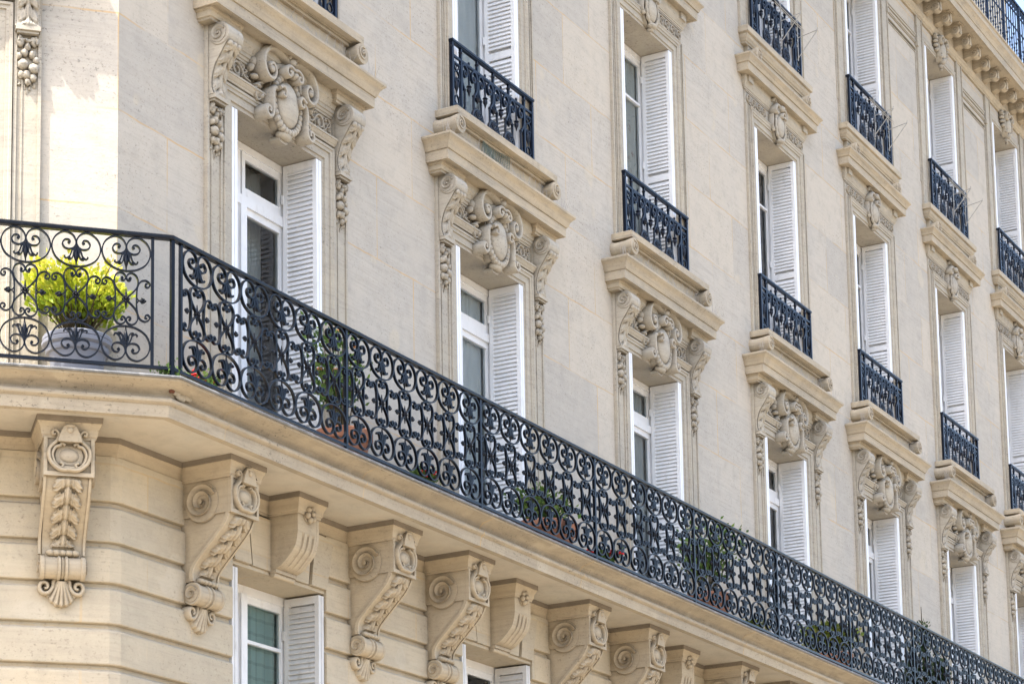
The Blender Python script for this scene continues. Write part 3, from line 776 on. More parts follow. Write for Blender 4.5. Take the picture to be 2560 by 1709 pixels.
def frieze2(s):
    m = MB()
    if 1:
        for k in range(4):
            x = .30 + k * .155
            m.ribbon([(s * (x + .075 + a), 14.285 + b) for a, b in spiral((0, 0), .062, .012, pi * 1.15, -1.5, 24)], .017, 0, .034, .8, .005)
            m.ribbon(cr([(s * (x - .07), 14.235), (s * x, 14.222), (s * (x + .06), 14.235), (s * (x + .12), 14.262)], 4), .014, 0, .030, .8, .005)
            m.ball((s * (x + .005), .014, 14.335), (.018, .016, .014), 7, 5)
    m.box(min(s * .2, s * .92), max(s * .2, s * .92), 0, .022, 14.198, 14.212); m.box(min(s * .2, s * .92), max(s * .2, s * .92), 0, .022, 14.366, 14.378)
    return m
S2 = [(n, mb.mesh(n, mt, sm)) for n, mb, mt, sm in surround2()]
CAR2 = cartouche2().mesh('cartouche', M['carved'], 42); FRZ2 = [frieze2(s).mesh('frieze_scroll', M['carved'], 45) for s in (-1, 1)]
for loc, rz in [((c, 0, 0), 0) for c in COLS] + [(chamfer(CHW), ROT)]:
    o = put('window_surround', S2[0][1], B, loc, rz)
    for n, me in S2[1:]: put(n, me, o)
    put('cartouche', CAR2, o); [put('frieze_scroll', q, o) for q in FRZ2]

# ------------------------------------------------------------------ fourth floor heads, panels, roof cornice
def surround3():
    m = MB(); zb = 15.15
    m.uframe([(-HW, zb), (-HW, 17.80), (HW, 17.80), (HW, zb)], [(-.012, -.35), (-.012, .012), (.016, .012), (.02, .022), (.07, .022), (.07, -.02)])
    for s in (-1, 1):
        m.box(s * .90 - .12, s * .90 + .12, -.02, .022, zb, 18.12)
        m.box(s * .90 - .123, s * .90 - .10, -.02, .036, zb, 18.122); m.box(s * .90 + .10, s * .90 + .123, -.02, .036, zb, 18.122)
        m.box(s * 1.02 - .03, s * 1.02 + .03, -.02, .05, 17.60, 17.665)
    m.box(-.78, .78, -.02, .016, 17.88, 17.905)
    return m
def cartouche3():
    m = MB()
    m.ball((0, .06, 17.93), (.115, .065, .15), 22, 14)
    m.plate([(-.19, 17.92), (-.08, 17.78), (0, 17.72), (.08, 17.78), (.19, 17.92), (.20, 18.04), (.10, 18.12), (-.10, 18.12), (-.20, 18.04)], -.02, .05)
    for s in (-1, 1):
        m.ribbon(cr([(s * .0, 18.06), (s * .03, 18.11), (s * .10, 18.12), (s * .155, 18.07), (s * .14, 18.01), (s * .085, 18.01), (s * .085, 18.055), (s * .115, 18.055)], 5), .04, -.01, .13, .7, .014)
        m.ribbon(cr([(s * .13, 18.03), (s * .15, 17.94), (s * .12, 17.84), (s * .05, 17.77), (s * .0, 17.75)], 5), .05, -.01, .085, .8, .016)
        for x, z, rx, rz_ in ((.22, 18.06, .045, .035), (.24, 18.0, .045, .03), (.23, 17.94, .04, .03), (.20, 17.88, .035, .03), (.25, 18.09, .03, .03)): m.ball((s * x, .045, z), (rx, .05, rz_), 8, 6)
        m.ball((s * .09, .08, 17.81), .035, 8, 6)
    m.ball((0, .07, 17.76), (.05, .06, .05), 10, 8); m.ball((0, .04, 17.70), (.03, .04, .04), 8, 6); m.ball((.03, .03, 17.66), (.018, .03, .03), 8, 6)
    return m
S3 = surround3().mesh('window_surround', M['jamb'], 30); CAR3 = cartouche3().mesh('cartouche', M['carved'], 42)
for loc, rz in [((c, 0, 0), 0) for c in COLS] + [(chamfer(CHW), ROT)]:
    put('cartouche', CAR3, put('window_surround', S3, B, loc, rz))
for a, b in zip(COLS, COLS[1:]):
    m = MB(); x0, x1 = a + 1.06, b - 1.06
    m.box(x0, x1, -.02, .020, 17.735, 17.775); m.box(x0 - .003, x1 + .003, -.02, .030, 17.765, 17.785)
    m.box(x0, x1, -.02, .016, 17.640, 17.665); m.box(x0 - .003, x1 + .003, -.02, .026, 17.655, 17.672)
    m.box(x0, x1, -.02, .018, 17.552, 17.575); m.box(x0, x1, -.02, .012, 17.515, 17.530)
    m.uframe([(x0 + .0, 15.5), (x0, 17.50), (x1, 17.50), (x1, 15.5)], [(0, -.01), (0, .012), (.03, .012), (.03, -.01)])
    m.obj('panel_moulding', M['jamb'], B, 0)
m = MB()
m.molding([cpt(SC), (0, 0), (XE, 0)], [(-.02, 18.085), (.03, 18.088), (.034, 18.105), (.05, 18.118), (.062, 18.15), (.078, 18.165), (.08, 18.19), (.06, 18.20), (.06, 18.40), (.40, 18.40), (.41, 18.392), (.425, 18.392), (.428, 18.500), (.440, 18.506), (.444, 18.526), (.456, 18.560), (.488, 18.600), (.50, 18.612), (.502, 18.690), (.52, 18.70), (.52, 18.730), (.50, 18.74), (-.02, 18.76)])
m.obj('roof_cornice', M['cornice'], B, 30)
def modillion():
    m = MB()
    m.box(-.085, .085, 0, .30, 18.375, 18.41); m.box(-.095, .095, 0, .325, 18.385, 18.402)
    pts = [(0, 18.378), (.255, 18.378), (.285, 18.36), (.298, 18.32), (.292, 18.27), (.268, 18.235), (.235, 18.222), (.205, 18.235), (.17, 18.255), (.05, 18.225), (0, 18.22)]
    m.extr(pts, -.072, .072)
    m.lathe([(0, -.078), (.062, -.078), (.066, -.07), (.066, .07), (.062, .078), (0, .078)], (0, -.238, 18.290), 18, 'x')
    for sg in (-1, 1):
        m.ribbon_yz(spiral((.238, 18.290), .050, .010, .5, 1.4, 24), .012, sg * .076, sg * .088)
    m.box(-.03, .03, .28, .312, 18.24, 18.37)
    return m
MOD = modillion().mesh('modillion', M['cornice'], 35)
x = .32
while x < XE - .2:
    put('modillion', MOD, B, (x, 0, 0)); x += .4535
for k in range(6): put('modillion', MOD, B, chamfer(-.4 - .45 * k), ROT)
# attic storey set back behind the roof balcony
m = MB(); m.molding([cpt(SC + .1), (.2, .42), (XE, .42)], [(0, 18.7), (0, 21.0), (.04, 21.02), (.04, 21.08), (-.35, 21.10)], caps=False); m.obj('attic_wall', M['attic'], B, 0)
m = MB(); m.add([(E2.x + .6, E2.y + .3, 21.09), (.6, .75, 21.09), (XE, .75, 21.09), (XE, 14, 21.09), (E2.x + .6, 14, 21.09)], [(0, 1, 2, 3, 4)]); m.obj('roof', M['slate'], B, 0)

# ------------------------------------------------------------------ windows, shutters, rooms
def leaf_shutter(h, z0):
    """one louvred leaf pair folded against the reveal; built on the right-hand jamb"""
    m = MB()
    x1 = HW - .014; t = .034
    # leaf nearest the room side: stiles, rails, louvres; plane is perpendicular to the facade
    y0, y1 = -.012, .335
    def leaf(xa, xb, louv):
        sw = .042
        def bx(a, b, za, zb): m.box(xa, xb, -b, -a, za, zb)
        bx(y0, y0 + sw, z0, z0 + h); bx(y1 - sw, y1, z0, z0 + h)
        rails = [(z0, z0 + .09), (z0 + h - .065, z0 + h), (z0 + h * .43, z0 + h * .43 + .075)]
        for a, b in rails: bx(y0 + sw, y1 - sw, a, b)
        if louv:
            z = z0 + .10
            while z < z0 + h - .085:
                if not any(a - .02 < z < b for a, b in rails):
                    ya, yb = y0 + sw - .002, y1 - sw + .002
                    q = [(xa - .004, z), (xa + .003, z - .006), (xb - .008, z + .043), (xb - .014, z + .048)]
                    vs = [(px, y, pz) for y in (ya, yb) for px, pz in q]
                    m.add(vs, [(0, 1, 2, 3), (7, 6, 5, 4), (0, 4, 5, 1), (1, 5, 6, 2), (2, 6, 7, 3), (3, 7, 4, 0)])
                z += .0435
        else: bx(y0 + sw, y1 - sw, z0 + .05, z0 + h - .05)
    leaf(x1 - t, x1, False)
    leaf(x1 - 2 * t - .008, x1 - t - .008, True)
    # hinges
    for k in (.12, .5, .88):
        m.box(x1 - 2 * t - .016, x1 - 2 * t - .004, -.352, -.330, z0 + h * k, z0 + h * k + .08)
    return m
def window(h, z0, kind):
    """frame with two casements; returns frame, panes, room, in the wall frame"""
    f = MB(); y = .352
    def bx(xa, xb, za, zb, ya=y, yb=y + .06): f.box(xa, xb, -yb, -ya, za, zb)
    iw = HW
    top = z0 + h
    bx(-iw, iw, top - .075, top + .02); bx(-iw, -iw + .055, z0, top - .075); bx(iw - .055, iw, z0, top - .075)
    panes = []
    if kind == 'trans':
        tz = z0 + h - .56
        bx(-iw + .055, iw - .055, tz, tz + .085, y - .012, y + .06)
        lights = [(z0, tz), (tz + .085, top - .075)]
    else: lights = [(z0, top - .075)]
    for s in (-1, 1):
        xa, xb = (.012, iw - .055) if s > 0 else (-iw + .055, -.012)
        for li, (za, zb) in enumerate(lights):
            st = .045; y2 = y + .012
            bx(xa, xa + st, za, zb, y2, y2 + .045); bx(xb - st, xb, za, zb, y2, y2 + .045)
            br = .09
            if li == 0: br = .42 if kind == 'trans' else .10
            bx(xa + st, xb - st, za, za + br, y2, y2 + .045); bx(xa + st, xb - st, zb - .06, zb, y2, y2 + .045)
            gz0, gz1 = za + br, zb - .06
            if kind == 'bar':
                zz = top - .62; bx(xa + st, xb - st, zz, zz + .028, y2 - .002, y2 + .04)
            if kind == 'low':
                zz = top - .47; bx(xa + st, xb - st, zz, zz + .028, y2 - .002, y2 + .04)
            panes.append((xa + st, xb - st, gz0, gz1))
    f.box(-.042, .042, -(y + .02), -(y - .018), z0 + .02, lights[0][1])     # meeting stile
    f.ball((.0, -(y - .03), z0 + h * .36), (.018, .03, .018), 10, 6)
    g = []
    for a, b, c, d in panes:
        q = MB(); q.add([(a, y + .035, c), (b, y + .035, c), (b, y + .035, d), (a, y + .035, d)], [(0, 1, 2, 3)]); g.append(q)
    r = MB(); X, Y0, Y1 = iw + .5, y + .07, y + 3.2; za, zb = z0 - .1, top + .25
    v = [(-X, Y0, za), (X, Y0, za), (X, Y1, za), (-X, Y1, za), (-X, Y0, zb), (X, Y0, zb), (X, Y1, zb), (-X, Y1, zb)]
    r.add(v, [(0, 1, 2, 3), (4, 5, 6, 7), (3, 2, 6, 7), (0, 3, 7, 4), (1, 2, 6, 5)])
    return f, g, r
def window_set(zr, kind, z_sh):
    z0, z1 = zr; h = z1 - z0
    f, g, r = window(h, z0, kind)
    wm = M['white'] if kind != 'low' else M['white']
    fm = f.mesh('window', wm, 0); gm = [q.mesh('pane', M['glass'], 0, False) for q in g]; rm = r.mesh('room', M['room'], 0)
    sh = leaf_shutter(z1 - z_sh - .018, z_sh)
    sm = M['white'] if kind != 'low' else M['white2']
    shR = sh.mesh('shutter', sm, 0); shL = sh.mirror_x().mesh('shutter', sm, 0)
    def place(loc, rz):
        o = put('window', fm, B, loc, rz)
        for q in gm: put('pane', q, o)
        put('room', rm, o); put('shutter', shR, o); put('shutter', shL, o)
    return place
W1 = window_set((FL + .0, 10.08), 'trans', FL + .05); W2 = window_set((11.29, 14.02), 'bar', 11.30); W3 = window_set((15.165, 17.80), 'bar', 15.175); W0 = window_set((3.25, 6.24), 'low', 3.30)
for c in COLS:
    for W in (W0, W1, W2, W3): W((c, 0, 0), 0)
for W in (W0, W1, W2, W3): W(chamfer(CHW), ROT)

# ------------------------------------------------------------------ the long balcony railing
RZ = 7.155
rail = thing('balcony_railing', 'long black wrought iron balcony railing with scrolls and cast flowers turning the corner', 'railing')
k = .00075
def S(pts, dx=0, dy=0): return [(dx + a * k, dy + b * k) for a, b in pts]
RING = [(0, 0), (-102, 18), (-197, 80), (-238, 184), (-207, 284), (-122, 341), (-42, 321), (-3, 255), (-17, 198), (-62, 172), (-113, 182), (-135, 222), (-112, 260), (-77, 264), (-60, 242), (-74, 224)]
HEART = [(0, 8), (-58, 58), (-106, 122), (-118, 188), (-97, 240), (-56, 262), (-18, 246), (-4, 212), (-20, 186), (-42, 188), (-47, 210), (-31, 218)]
CEE = [(-34, 172), (-54, 170), (-52, 146), (-28, 138), (-10, 160), (-22, 190), (-60, 206), (-108, 182), (-136, 108), (-141, 0)]
def motif(pitch, t=.0115):
    m = MB(); sx = pitch / .3675; d0, d1 = -.012, .012
    def rb(pts, dz, fx=1, fz=1, th=t):
        q = [(fx * x * sx, dz + fz * z) for x, z in S(pts)]
        m.ribbon(cr(q, 5), th, d0, d1)
    for s in (-1, 1):
        rb(RING, .766, -s if s > 0 else 1)
        rb(RING, .355, s, -1)
        rb(HEART, .557, s, 1); rb(HEART, .557, s, -.97)
        # half C scrolls at both edges
        for e in (-1, 1):
            pass
    for e in (-1, 1):
        for fz in (1, -1):
            q = [(e * (pitch / 2 + x * k * sx), .552 + fz * z * k) for x, z in CEE]
            m.ribbon(cr(q, 5), t, d0, d1)
    # the ring above must rest on its own inverted copy: flip handled by fz
    bells = []
    for zc, up in ((.766 + 200 * k, -1), (.355 - 200 * k, 1)):   # cast bell flowers
        c = MB(); Z = lambda q: zc + up * q * k
        c.tube([(0, 0, Z(-5)), (0, 0, Z(40)), (0, 0, Z(95)), (0, 0, Z(130)), (0, 0, Z(150)), (0, 0, Z(165)), (0, 0, Z(200))], [.008, .012, .018, .013, .008, .006, .004], 8)
        c.ball((0, 0, Z(4)), (.014, .014, .012), 8, 6); c.ball((0, 0, Z(140)), (.010, .010, .010), 8, 6)
        for s in (-1, 1):
            c.ribbon(cr([(s * 8 * k, Z(12)), (s * 34 * k, Z(30)), (s * 50 * k, Z(70)), (s * 62 * k, Z(100)), (s * 92 * k, Z(122)), (s * 112 * k, Z(108)), (s * 104 * k, Z(98))], 5), .013, -.011, .011, .55)
            c.ribbon(cr([(s * 10 * k, Z(20)), (s * 24 * k, Z(60)), (s * 30 * k, Z(100)), (s * 52 * k, Z(128)), (s * 78 * k, Z(128))], 5), .014, -.014, .014, .4)
            c.ball((s * 66 * k, 0, Z(112)), (.012, .010, .008), 6, 5)
        bells.append(c)
    c = MB()      # rosette with ringed spindle
    for i in range(8):
        a = i * pi / 4; c.ball((.019 * cos(a), .0, .557 + .019 * sin(a)), (.0105, .020, .0105), 7, 5)
    c.ball((0, .012, .557), (.011, .016, .011), 8, 6); c.ball((0, -.012, .557), (.011, .016, .011), 8, 6)
    for up in (-1, 1):
        c.tube([(0, 0, .557 + up * q * k) for q in (25, 45, 60, 75, 90, 105)], [.011, .009, .008, .006, .005, .002], 6)
        for q in (38, 52, 66, 80, 94): c.ball((0, 0, .557 + up * q * k), (.010 - q * .00005, .010 - q * .00005, .003), 6, 4)
    ros = c; c = m
    for e in (-1, 1):   # bud clusters on the C scrolls
        bx = e * (pitch / 2 - 92 * k * sx); z = .552
        c.tube([(e * (pitch / 2 - 141 * k * sx), 0, z - .026), (e * (pitch / 2 - 122 * k * sx), 0, z - .004), (bx, 0, z)], .005, 5)
        c.tube([(e * (pitch / 2 - 141 * k * sx), 0, z + .026), (e * (pitch / 2 - 122 * k * sx), 0, z + .004), (bx, 0, z)], .005, 5)
        for dx, dz, r in ((0, 0, .015), (.016, .010, .010), (.016, -.010, .010), (.027, 0, .010), (.004, .016, .008), (.004, -.016, .008)): c.ball((bx + e * dx, 0, z + dz), (r, r, r), 7, 5)
    for s in (-1, 1):   # beads in the eyes of the scrolls
        for zc, up in ((.766 + 236 * k, 1), (.355 - 236 * k, -1)): c.ball((s * 76 * k * sx, 0, zc), (.009, .014, .009), 7, 5)
        for up in (-1, 1): c.ball((s * 33 * k * sx, 0, .557 + up * 207 * k), (.008, .014, .008), 7, 5)
    return m, bells, ros
FP = .3665
def panel_meshes(pitch, t=.0115):
    m, bells, ros = motif(pitch, t); full = MB()
    for q in (m, *bells, ros): full.join(q)
    return (m.mesh('scroll_panel', M['iron'], 40), [q.mesh('bell_flower', M['iron'], 60) for q in bells], ros.mesh('rosette', M['iron'], 60), full.mesh('scroll_panel', M['iron'], 40))
PF = panel_meshes(FP); PC = panel_meshes(.3575, .0100)
def put_panel(ms, loc, rz, near):
    o = put('scroll_panel', ms[0] if near else ms[3], rail, loc, rz)
    if near:
        for q in ms[1]: put('bell_flower', q, o)
        put('rosette', ms[2], o)
def railpt(s):   # on the chamfer line of the railing
    return (s * cos(CA) - sin(CA) * RAIL_P, -s * sin(CA) - cos(CA) * RAIL_P)
SCORN = KB * RAIL_P
for i in range(9):
    x, y = railpt(.145 - .3575 * (i + .5))
    put_panel(PC, (x, y, RZ), ROT, i < 4)
posts = [1.985, 4.146, 6.343, 8.593, 10.797, 13.006, 15.234, 17.45, 19.66, 21.87, 24.08]
n = 0
for a, b in zip([-.182] + posts, posts):
    for q in range(6):
        put_panel(PF, (a + (b - a) * (q + .5) / 6, -RAIL_P, RZ), 0, n < 36); n += 1
x = posts[-1]
XR = x
m = MB()
hp = [(-.021, 1.030), (.021, 1.030), (.025, 1.038), (.024, 1.058), (.012, 1.068), (-.012, 1.068), (-.024, 1.058), (-.025, 1.038), (-.021, 1.030)]
pathr = [railpt(SC - KB * RAIL_P + .45), (-SCORN, -RAIL_P), (XR, -RAIL_P)]
m.molding(pathr, hp); m.obj('handrail', M['iron'], rail, 30, loc=(0, 0, RZ))
m = MB(); m.molding(pathr, [(-.013, .050), (.013, .050), (.013, .074), (-.013, .074), (-.013, .050)]); m.obj('bottom_rail', M['iron'], rail, 20, loc=(0, 0, RZ))
m = MB(); m.box(-.014, .014, -.014, .014, -.022, 1.035); m.box(-.022, .022, -.020, .020, -.022, -.008); POST = m.mesh('post', M['iron'], 0)
m = MB(); m.box(-.011, .011, -.012, .012, .06, 1.035); BAR = m.mesh('bar', M['iron'], 0)
for xx in posts: put('post', POST, rail, (xx, -RAIL_P, RZ))
put('post', POST, rail, (-SCORN, -RAIL_P, RZ), ROT / 2)
put('bar', BAR, rail, (-.200, -RAIL_P, RZ))
put('bar', BAR, rail, (*railpt(.156), RZ), ROT); put('bar', BAR, rail, (*railpt(.145 - .3575 * 9 - .01), RZ), ROT)

# ------------------------------------------------------------------ window guards
GP = .075
def guard_meshes():
    f = MB(); zb, zt = .0, .765; hw = .785
    bay = .31; divs = [-.62 + bay * i for i in range(5)]
    f.box(-hw - .02, hw + .02, -.022, .026, zt - .022, zt); f.box(-hw - .012, hw + .012, -.016, .018, zt - .034, zt - .022)
    f.box(-hw, hw, -.010, .012, zt - .165, zt - .143); f.box(-hw, hw, -.012, .014, .03, .052)
    for s in (-1, 1):
        f.box(s * hw - .016, s * hw + .016, -.016, .016, 0, zt - .03)
        f.box(s * hw - .011, s * hw + .011, -GP, .0, zt - .03, zt); f.box(s * hw - .011, s * hw + .011, -GP, .0, .03, .05); f.box(s * hw - .012, s * hw + .012, -GP, -GP + .02, 0, zt)
    for q in (divs[0], divs[4]): f.box(q - .013, q + .013, -.013, .013, .03, zt - .03)
    for q in divs[1:4]:
        f.box(q - .011, q + .011, -.011, .011, zt - .16, zt - .03)
    for q in divs + [-hw, hw]:
        f.ball((q, 0, zt - .075), (.022, .022, .018), 8, 6); f.ball((q, 0, zt - .105), (.012, .012, .02), 6, 5)
    pd = MB()       # hanging pendant
    for q in (0,):
        w = pd
        w.tube([(q, 0, zt - .16), (q, 0, zt - .42)], .013, 8); w.ball((q, 0, zt - .24), (.026, .022, .014), 8, 6)
        w.lathe([(0, -.055), (.012, -.035), (.030, -.012), (.032, 0), (.02, .012), (.012, .02)], (q, 0, zt - .42), 10)
        for s in (-1, 1):
            w.tube(cr([(q + s * .0, 0, zt - .20), (q + s * .030, 0, zt - .26), (q + s * .030, 0, zt - .33), (q + s * .012, 0, zt - .375)], 4), [.011] * 8 + [.01, .009, .008, .006, .004], 6)
    w = MB()        # scrolled arch of one bay
    for c in (0,):
        for s in (-1, 1):
            e = c + s * .155
            # arch from the dividing bar curling in to a heavy eye
            w.ribbon(cr([(e - s * .012, zt - .33), (e - s * .012, zt - .25), (e - s * .025, zt - .195), (e - s * .065, zt - .172), (e - s * .105, zt - .20), (e - s * .115, zt - .25), (e - s * .085, zt - .285), (e - s * .05, zt - .268), (e - s * .052, zt - .235), (e - s * .078, zt - .232)], 5), .017, -.014, .014, .9)
            w.ball((e - s * .075, 0, zt - .252), (.024, .026, .024), 8, 6)
            # outer foot of the arch running down to the uprights
            w.ribbon(cr([(e - s * .012, zt - .30), (e - s * .022, zt - .36), (e - s * .048, zt - .40), (e - s * .062, zt - .43)], 5), .018, -.012, .012, .9)
            w.tube([(c + s * .085, 0, zt - .42), (c + s * .085, 0, .055)], .0125, 7); w.ball((c + s * .085, 0, zt - .42), (.018, .018, .016), 7, 5)
            w.ribbon(cr([(c + s * .085, .17), (c + s * .105, .125), (c + s * .125, .09), (c + s * .12, .055)], 4), .018, -.012, .012)
        w.box(c - .155, c + .155, -.008, .008, zt - .172, zt - .158)
        w.ball((c, 0, zt - .205), (.018, .018, .018), 8, 6); w.tube([(c, 0, zt - .16), (c, 0, zt - .2)], .008, 6); w.ball((c, 0, zt - .125), (.014, .014, .022), 7, 5)
        w.tube([(c, 0, zt - .21), (c, 0, zt - .35)], .010, 7)
        w.lathe([(0, -.10), (.006, -.085), (.012, -.06), (.022, -.045), (.024, -.02), (.012, -.008), (.028, .0), (.02, .012), (.010, .02)], (c, 0, zt - .36), 10)
    md = MB()       # round medallion
    R = .098
    pts = [(R * cos(2 * pi * i / 32), 0, R * sin(2 * pi * i / 32)) for i in range(33)]
    md.tube(pts, .014, 6, False)
    for i in range(8):
        a = i * pi / 4; md.tube([(.02 * cos(a), 0, .02 * sin(a)), (.06 * cos(a), -.01, .06 * sin(a)), (R * cos(a), 0, R * sin(a))], [.008, .014, .006], 6)
        md.ball((.075 * cos(a + .39), .004, .075 * sin(a + .39)), (.014, .012, .014), 6, 5)
    md.ball((0, .006, 0), (.024, .022, .024), 10, 6)
    sp = MB()       # narrow side panel
    h = .165 / 2
    for z in (.55, .40, .14): sp.box(-h, h, -.008, .008, z - .006, z + .006)
    for s in (-1, 1):
        sp.ribbon(cr([(0, .475), (s * .03, .50), (s * .05, .53), (s * .035, .555), (s * .015, .545), (s * .02, .525)], 4), .009, -.009, .009)
        sp.ribbon(cr([(0, .34), (s * .035, .37), (s * .045, .44), (s * .02, .47), (0, .48)], 4), .009, -.009, .009)
        sp.ribbon(cr([(0, .08), (s * .045, .095), (s * .05, .125), (s * .02, .13), (s * .018, .11)], 4), .009, -.009, .009)
        sp.ribbon(cr([(s * .01, .14), (s * .04, .17), (s * .03, .21), (0, .235)], 4), .009, -.009, .009)
        sp.box(s * .062 - .006, s * .062 + .006, -.007, .007, .05, .55)
    sp.lathe([(0, -.10), (.008, -.06), (.022, -.02), (.026, .02), (.012, .05), (.018, .07), (0, .09)], (0, 0, .33), 8)
    return f, w, md, sp, pd
gf, gw, gm, gs, gp = guard_meshes()
GF = gf.mesh('guard_frame', M['ironblue'], 30); GW = gw.mesh('arch_scroll', M['ironblue'], 50); GPD = gp.mesh('pendant', M['ironblue'], 50); GM = gm.mesh('medallion', M['ironblue'], 60); GS = gs.mesh('side_panel', M['ironblue'], 40)
def make_guard(x, z, label):
    t = thing('window_guard', label, 'window guard', (x, -GP, z), 0, 'iron guards in front of the upper windows')
    put('guard_frame', GF, t); 
    for i in range(4): put('arch_scroll', GW, t, (-.465 + .31 * i, 0, 0))
    for i in (-1, 0, 1): put('pendant', GPD, t, (i * .31, 0, 0))
    for i in (-1, 0, 1): put('medallion', GM, t, (i * .31, 0, .135))
    for s in (-1, 1): put('side_panel', GS, t, (s * .7025, 0, 0))
    return t
ORD = ['first', 'second', 'third', 'fourth', 'fifth', 'sixth', 'seventh']
PLACE2 = ['cut by the top edge, above the cornice nearest the corner', 'with green netting on the sill below it', 'below the floral curtain', 'fourth along the lower row of guards', 'fifth along the lower row of guards', 'sixth along the lower row of guards', 'last of the lower row, at the right edge']
for i, c in enumerate(COLS): make_guard(c, 11.287, 'dark iron window guard ' + PLACE2[i])
for i, w_ in ((3, 'cut by the top edge, first of the top row'), (4, 'second of the top row, holding a wire drying rack'), (5, 'third of the top row, below the roof brackets'), (6, 'last of the top row, at the right edge')):
    make_guard(COLS[i], 15.163, 'dark iron window guard ' + w_)

# wire drying racks hooked over three of the guards
def rack():
    m = MB(); r = .0055
    zt = .705
    for x in (-.05, .50):
        m.tube([(x, -.03, zt + .06), (x, -.045, zt), (x, -.045, .18)], r, 5)
        m.tube([(x, -.045, zt - .21), (x, -.31, zt - .17), (x, -.32, zt - .14)], r * 1.1, 5)
        m.tube([(x, -.045, .22), (x, -.32, zt - .17)], r * 1.2, 5)
    m.tube([(-.25, -.05, zt - .02), (.72, -.05, zt - .02)], r, 5); m.tube([(-.25, -.05, zt - .05), (.72, -.05, zt - .05)], r, 5)
    return m
RK = rack().mesh('drying_rack', M['steel'], 40)
for i, lab in ((3, 'grey wire drying rack on the topmost guard cropped by the top edge'), (4, 'grey wire drying rack on the guard below the roof cornice, middle of three'), (5, 'grey wire drying rack on the topmost guard farthest right')):
    tag(put('drying_rack', RK, None, (COLS[i] + .12, -GP, 15.163)), lab, 'drying rack', 'wire drying racks on the top guards')

# ------------------------------------------------------------------ roof railing
rr_ = thing('roof_railing', 'navy blue iron railing along the roof edge with thin bars and cast knots', 'railing', (0, 0, 18.745))
m = MB(); m.box(-.0, XE, .405, .445, 1.03, 1.065); m.box(0, XE, .413, .437, .05, .075); m.box(0, XE, .415, .435, .86, .88); m.obj('rail', M['ironbright'], rr_, 0)
bay = MB()
for i in range(7):
    x = .12 * i; bay.box(x - .009, x + .009, .416, .434, .07, 1.04)
    bay.ball((x, .425, .34 if i % 2 else .46), (.03, .02, .03), 7, 5); bay.ball((x, .425, .22), (.022, .018, .03), 7, 5)
    if i < 6:
        bay.ribbon([(x + .06 + a, .955 + b) for a, b in spiral((0, 0), .048, .012, 0, 1.4, 18)], .010, .417, .433)
        bay.ribbon(cr([(x, .62), (x + .03, .58), (x + .06, .61), (x + .09, .58), (x + .12, .62)], 3), .010, .417, .433)
BAY = bay.mesh('bar_panel', M['ironbright'], 50)
pm = MB(); pm.box(-.018, .018, .405, .445, 0, 1.05); PM = pm.mesh('post', M['ironbright'], 0)
x = 15.0
while x < XE - .8:
    put('post', PM, rr_, (x - .06, 0, 0)); put('bar_panel', BAY, rr_, (x, 0, 0)); x += .84

# ------------------------------------------------------------------ plants on the balcony
def leaves(name, mat, parent, pts, size, loc=None, tintfn=None, rs=1):
    """many small folded leaves; pts = [(position, direction)]"""
    vs, fs, tn = [], [], []
    rnd = random.Random(rs)
    for p, d in pts:
        p = Vector(p); d = Vector(d); d = d.normalized() if d.length > 1e-6 else Vector((0, 0, 1))
        d = (d + Vector((rnd.uniform(-1, 1), rnd.uniform(-1, 1), rnd.uniform(-.6, .9))) * .75).normalized()
        sde = d.cross(Vector((rnd.uniform(-1, 1), rnd.uniform(-1, 1), rnd.uniform(-1, 1)))).normalized(); nn = d.cross(sde)
        L = size * rnd.uniform(.65, 1.25); W = L * rnd.uniform(.28, .40)
        o = len(vs)
        vs += [p, p + d * L * .5 + sde * W + nn * L * .12, p + d * L, p + d * L * .5 - sde * W + nn * L * .12, p + d * L * .5 - nn * L * .02]
        fs += [(o, o + 1, o + 4), (o + 1, o + 2, o + 4), (o + 2, o + 3, o + 4), (o + 3, o, o + 4)]
        t = tintfn(p, rnd) if tintfn else rnd.random(); tn += [t] * 5
    me = bpy.data.meshes.new(name); me.from_pydata(vs, [], fs); me.materials.append(mat)
    at = me.attributes.new('tint', 'FLOAT', 'POINT'); at.data.foreach_set('value', tn)
    me.shade_smooth()
    return put(name, me, parent, loc)
def pot_mesh(r, h, mat, kind='bell'):
    m = MB()
    if kind == 'bell':
        m.lathe([(0, 0), (r * .62, 0), (r * .66, h * .02), (r * .66, h * .10), (r * .69, h * .12), (r * .80, h * .60), (r * .81, h * .62), (r * .88, h * .635), (r * .90, h * .66), (r * .91, h * .74), (r * .90, h * .76), (r * .96, h * .775), (r * 1.0, h * .80), (r * 1.01, h * .86), (r * .98, h * .885), (r * .95, h * .89), (r * .985, h * .91), (r * .99, h * .97), (r * .96, h), (r * .92, h), (r * .90, h * .97), (r * .86, h * .88), (0, h * .87)], n=48)
    else:
        m.lathe([(0, 0), (r * .70, 0), (r * .86, h * .70), (r * .87, h * .72), (r * .98, h * .73), (r * 1.0, h * .76), (r * 1.0, h * .97), (r * .97, h), (r * .90, h), (r * .88, h * .88), (0, h * .87)], n=32)
    return m
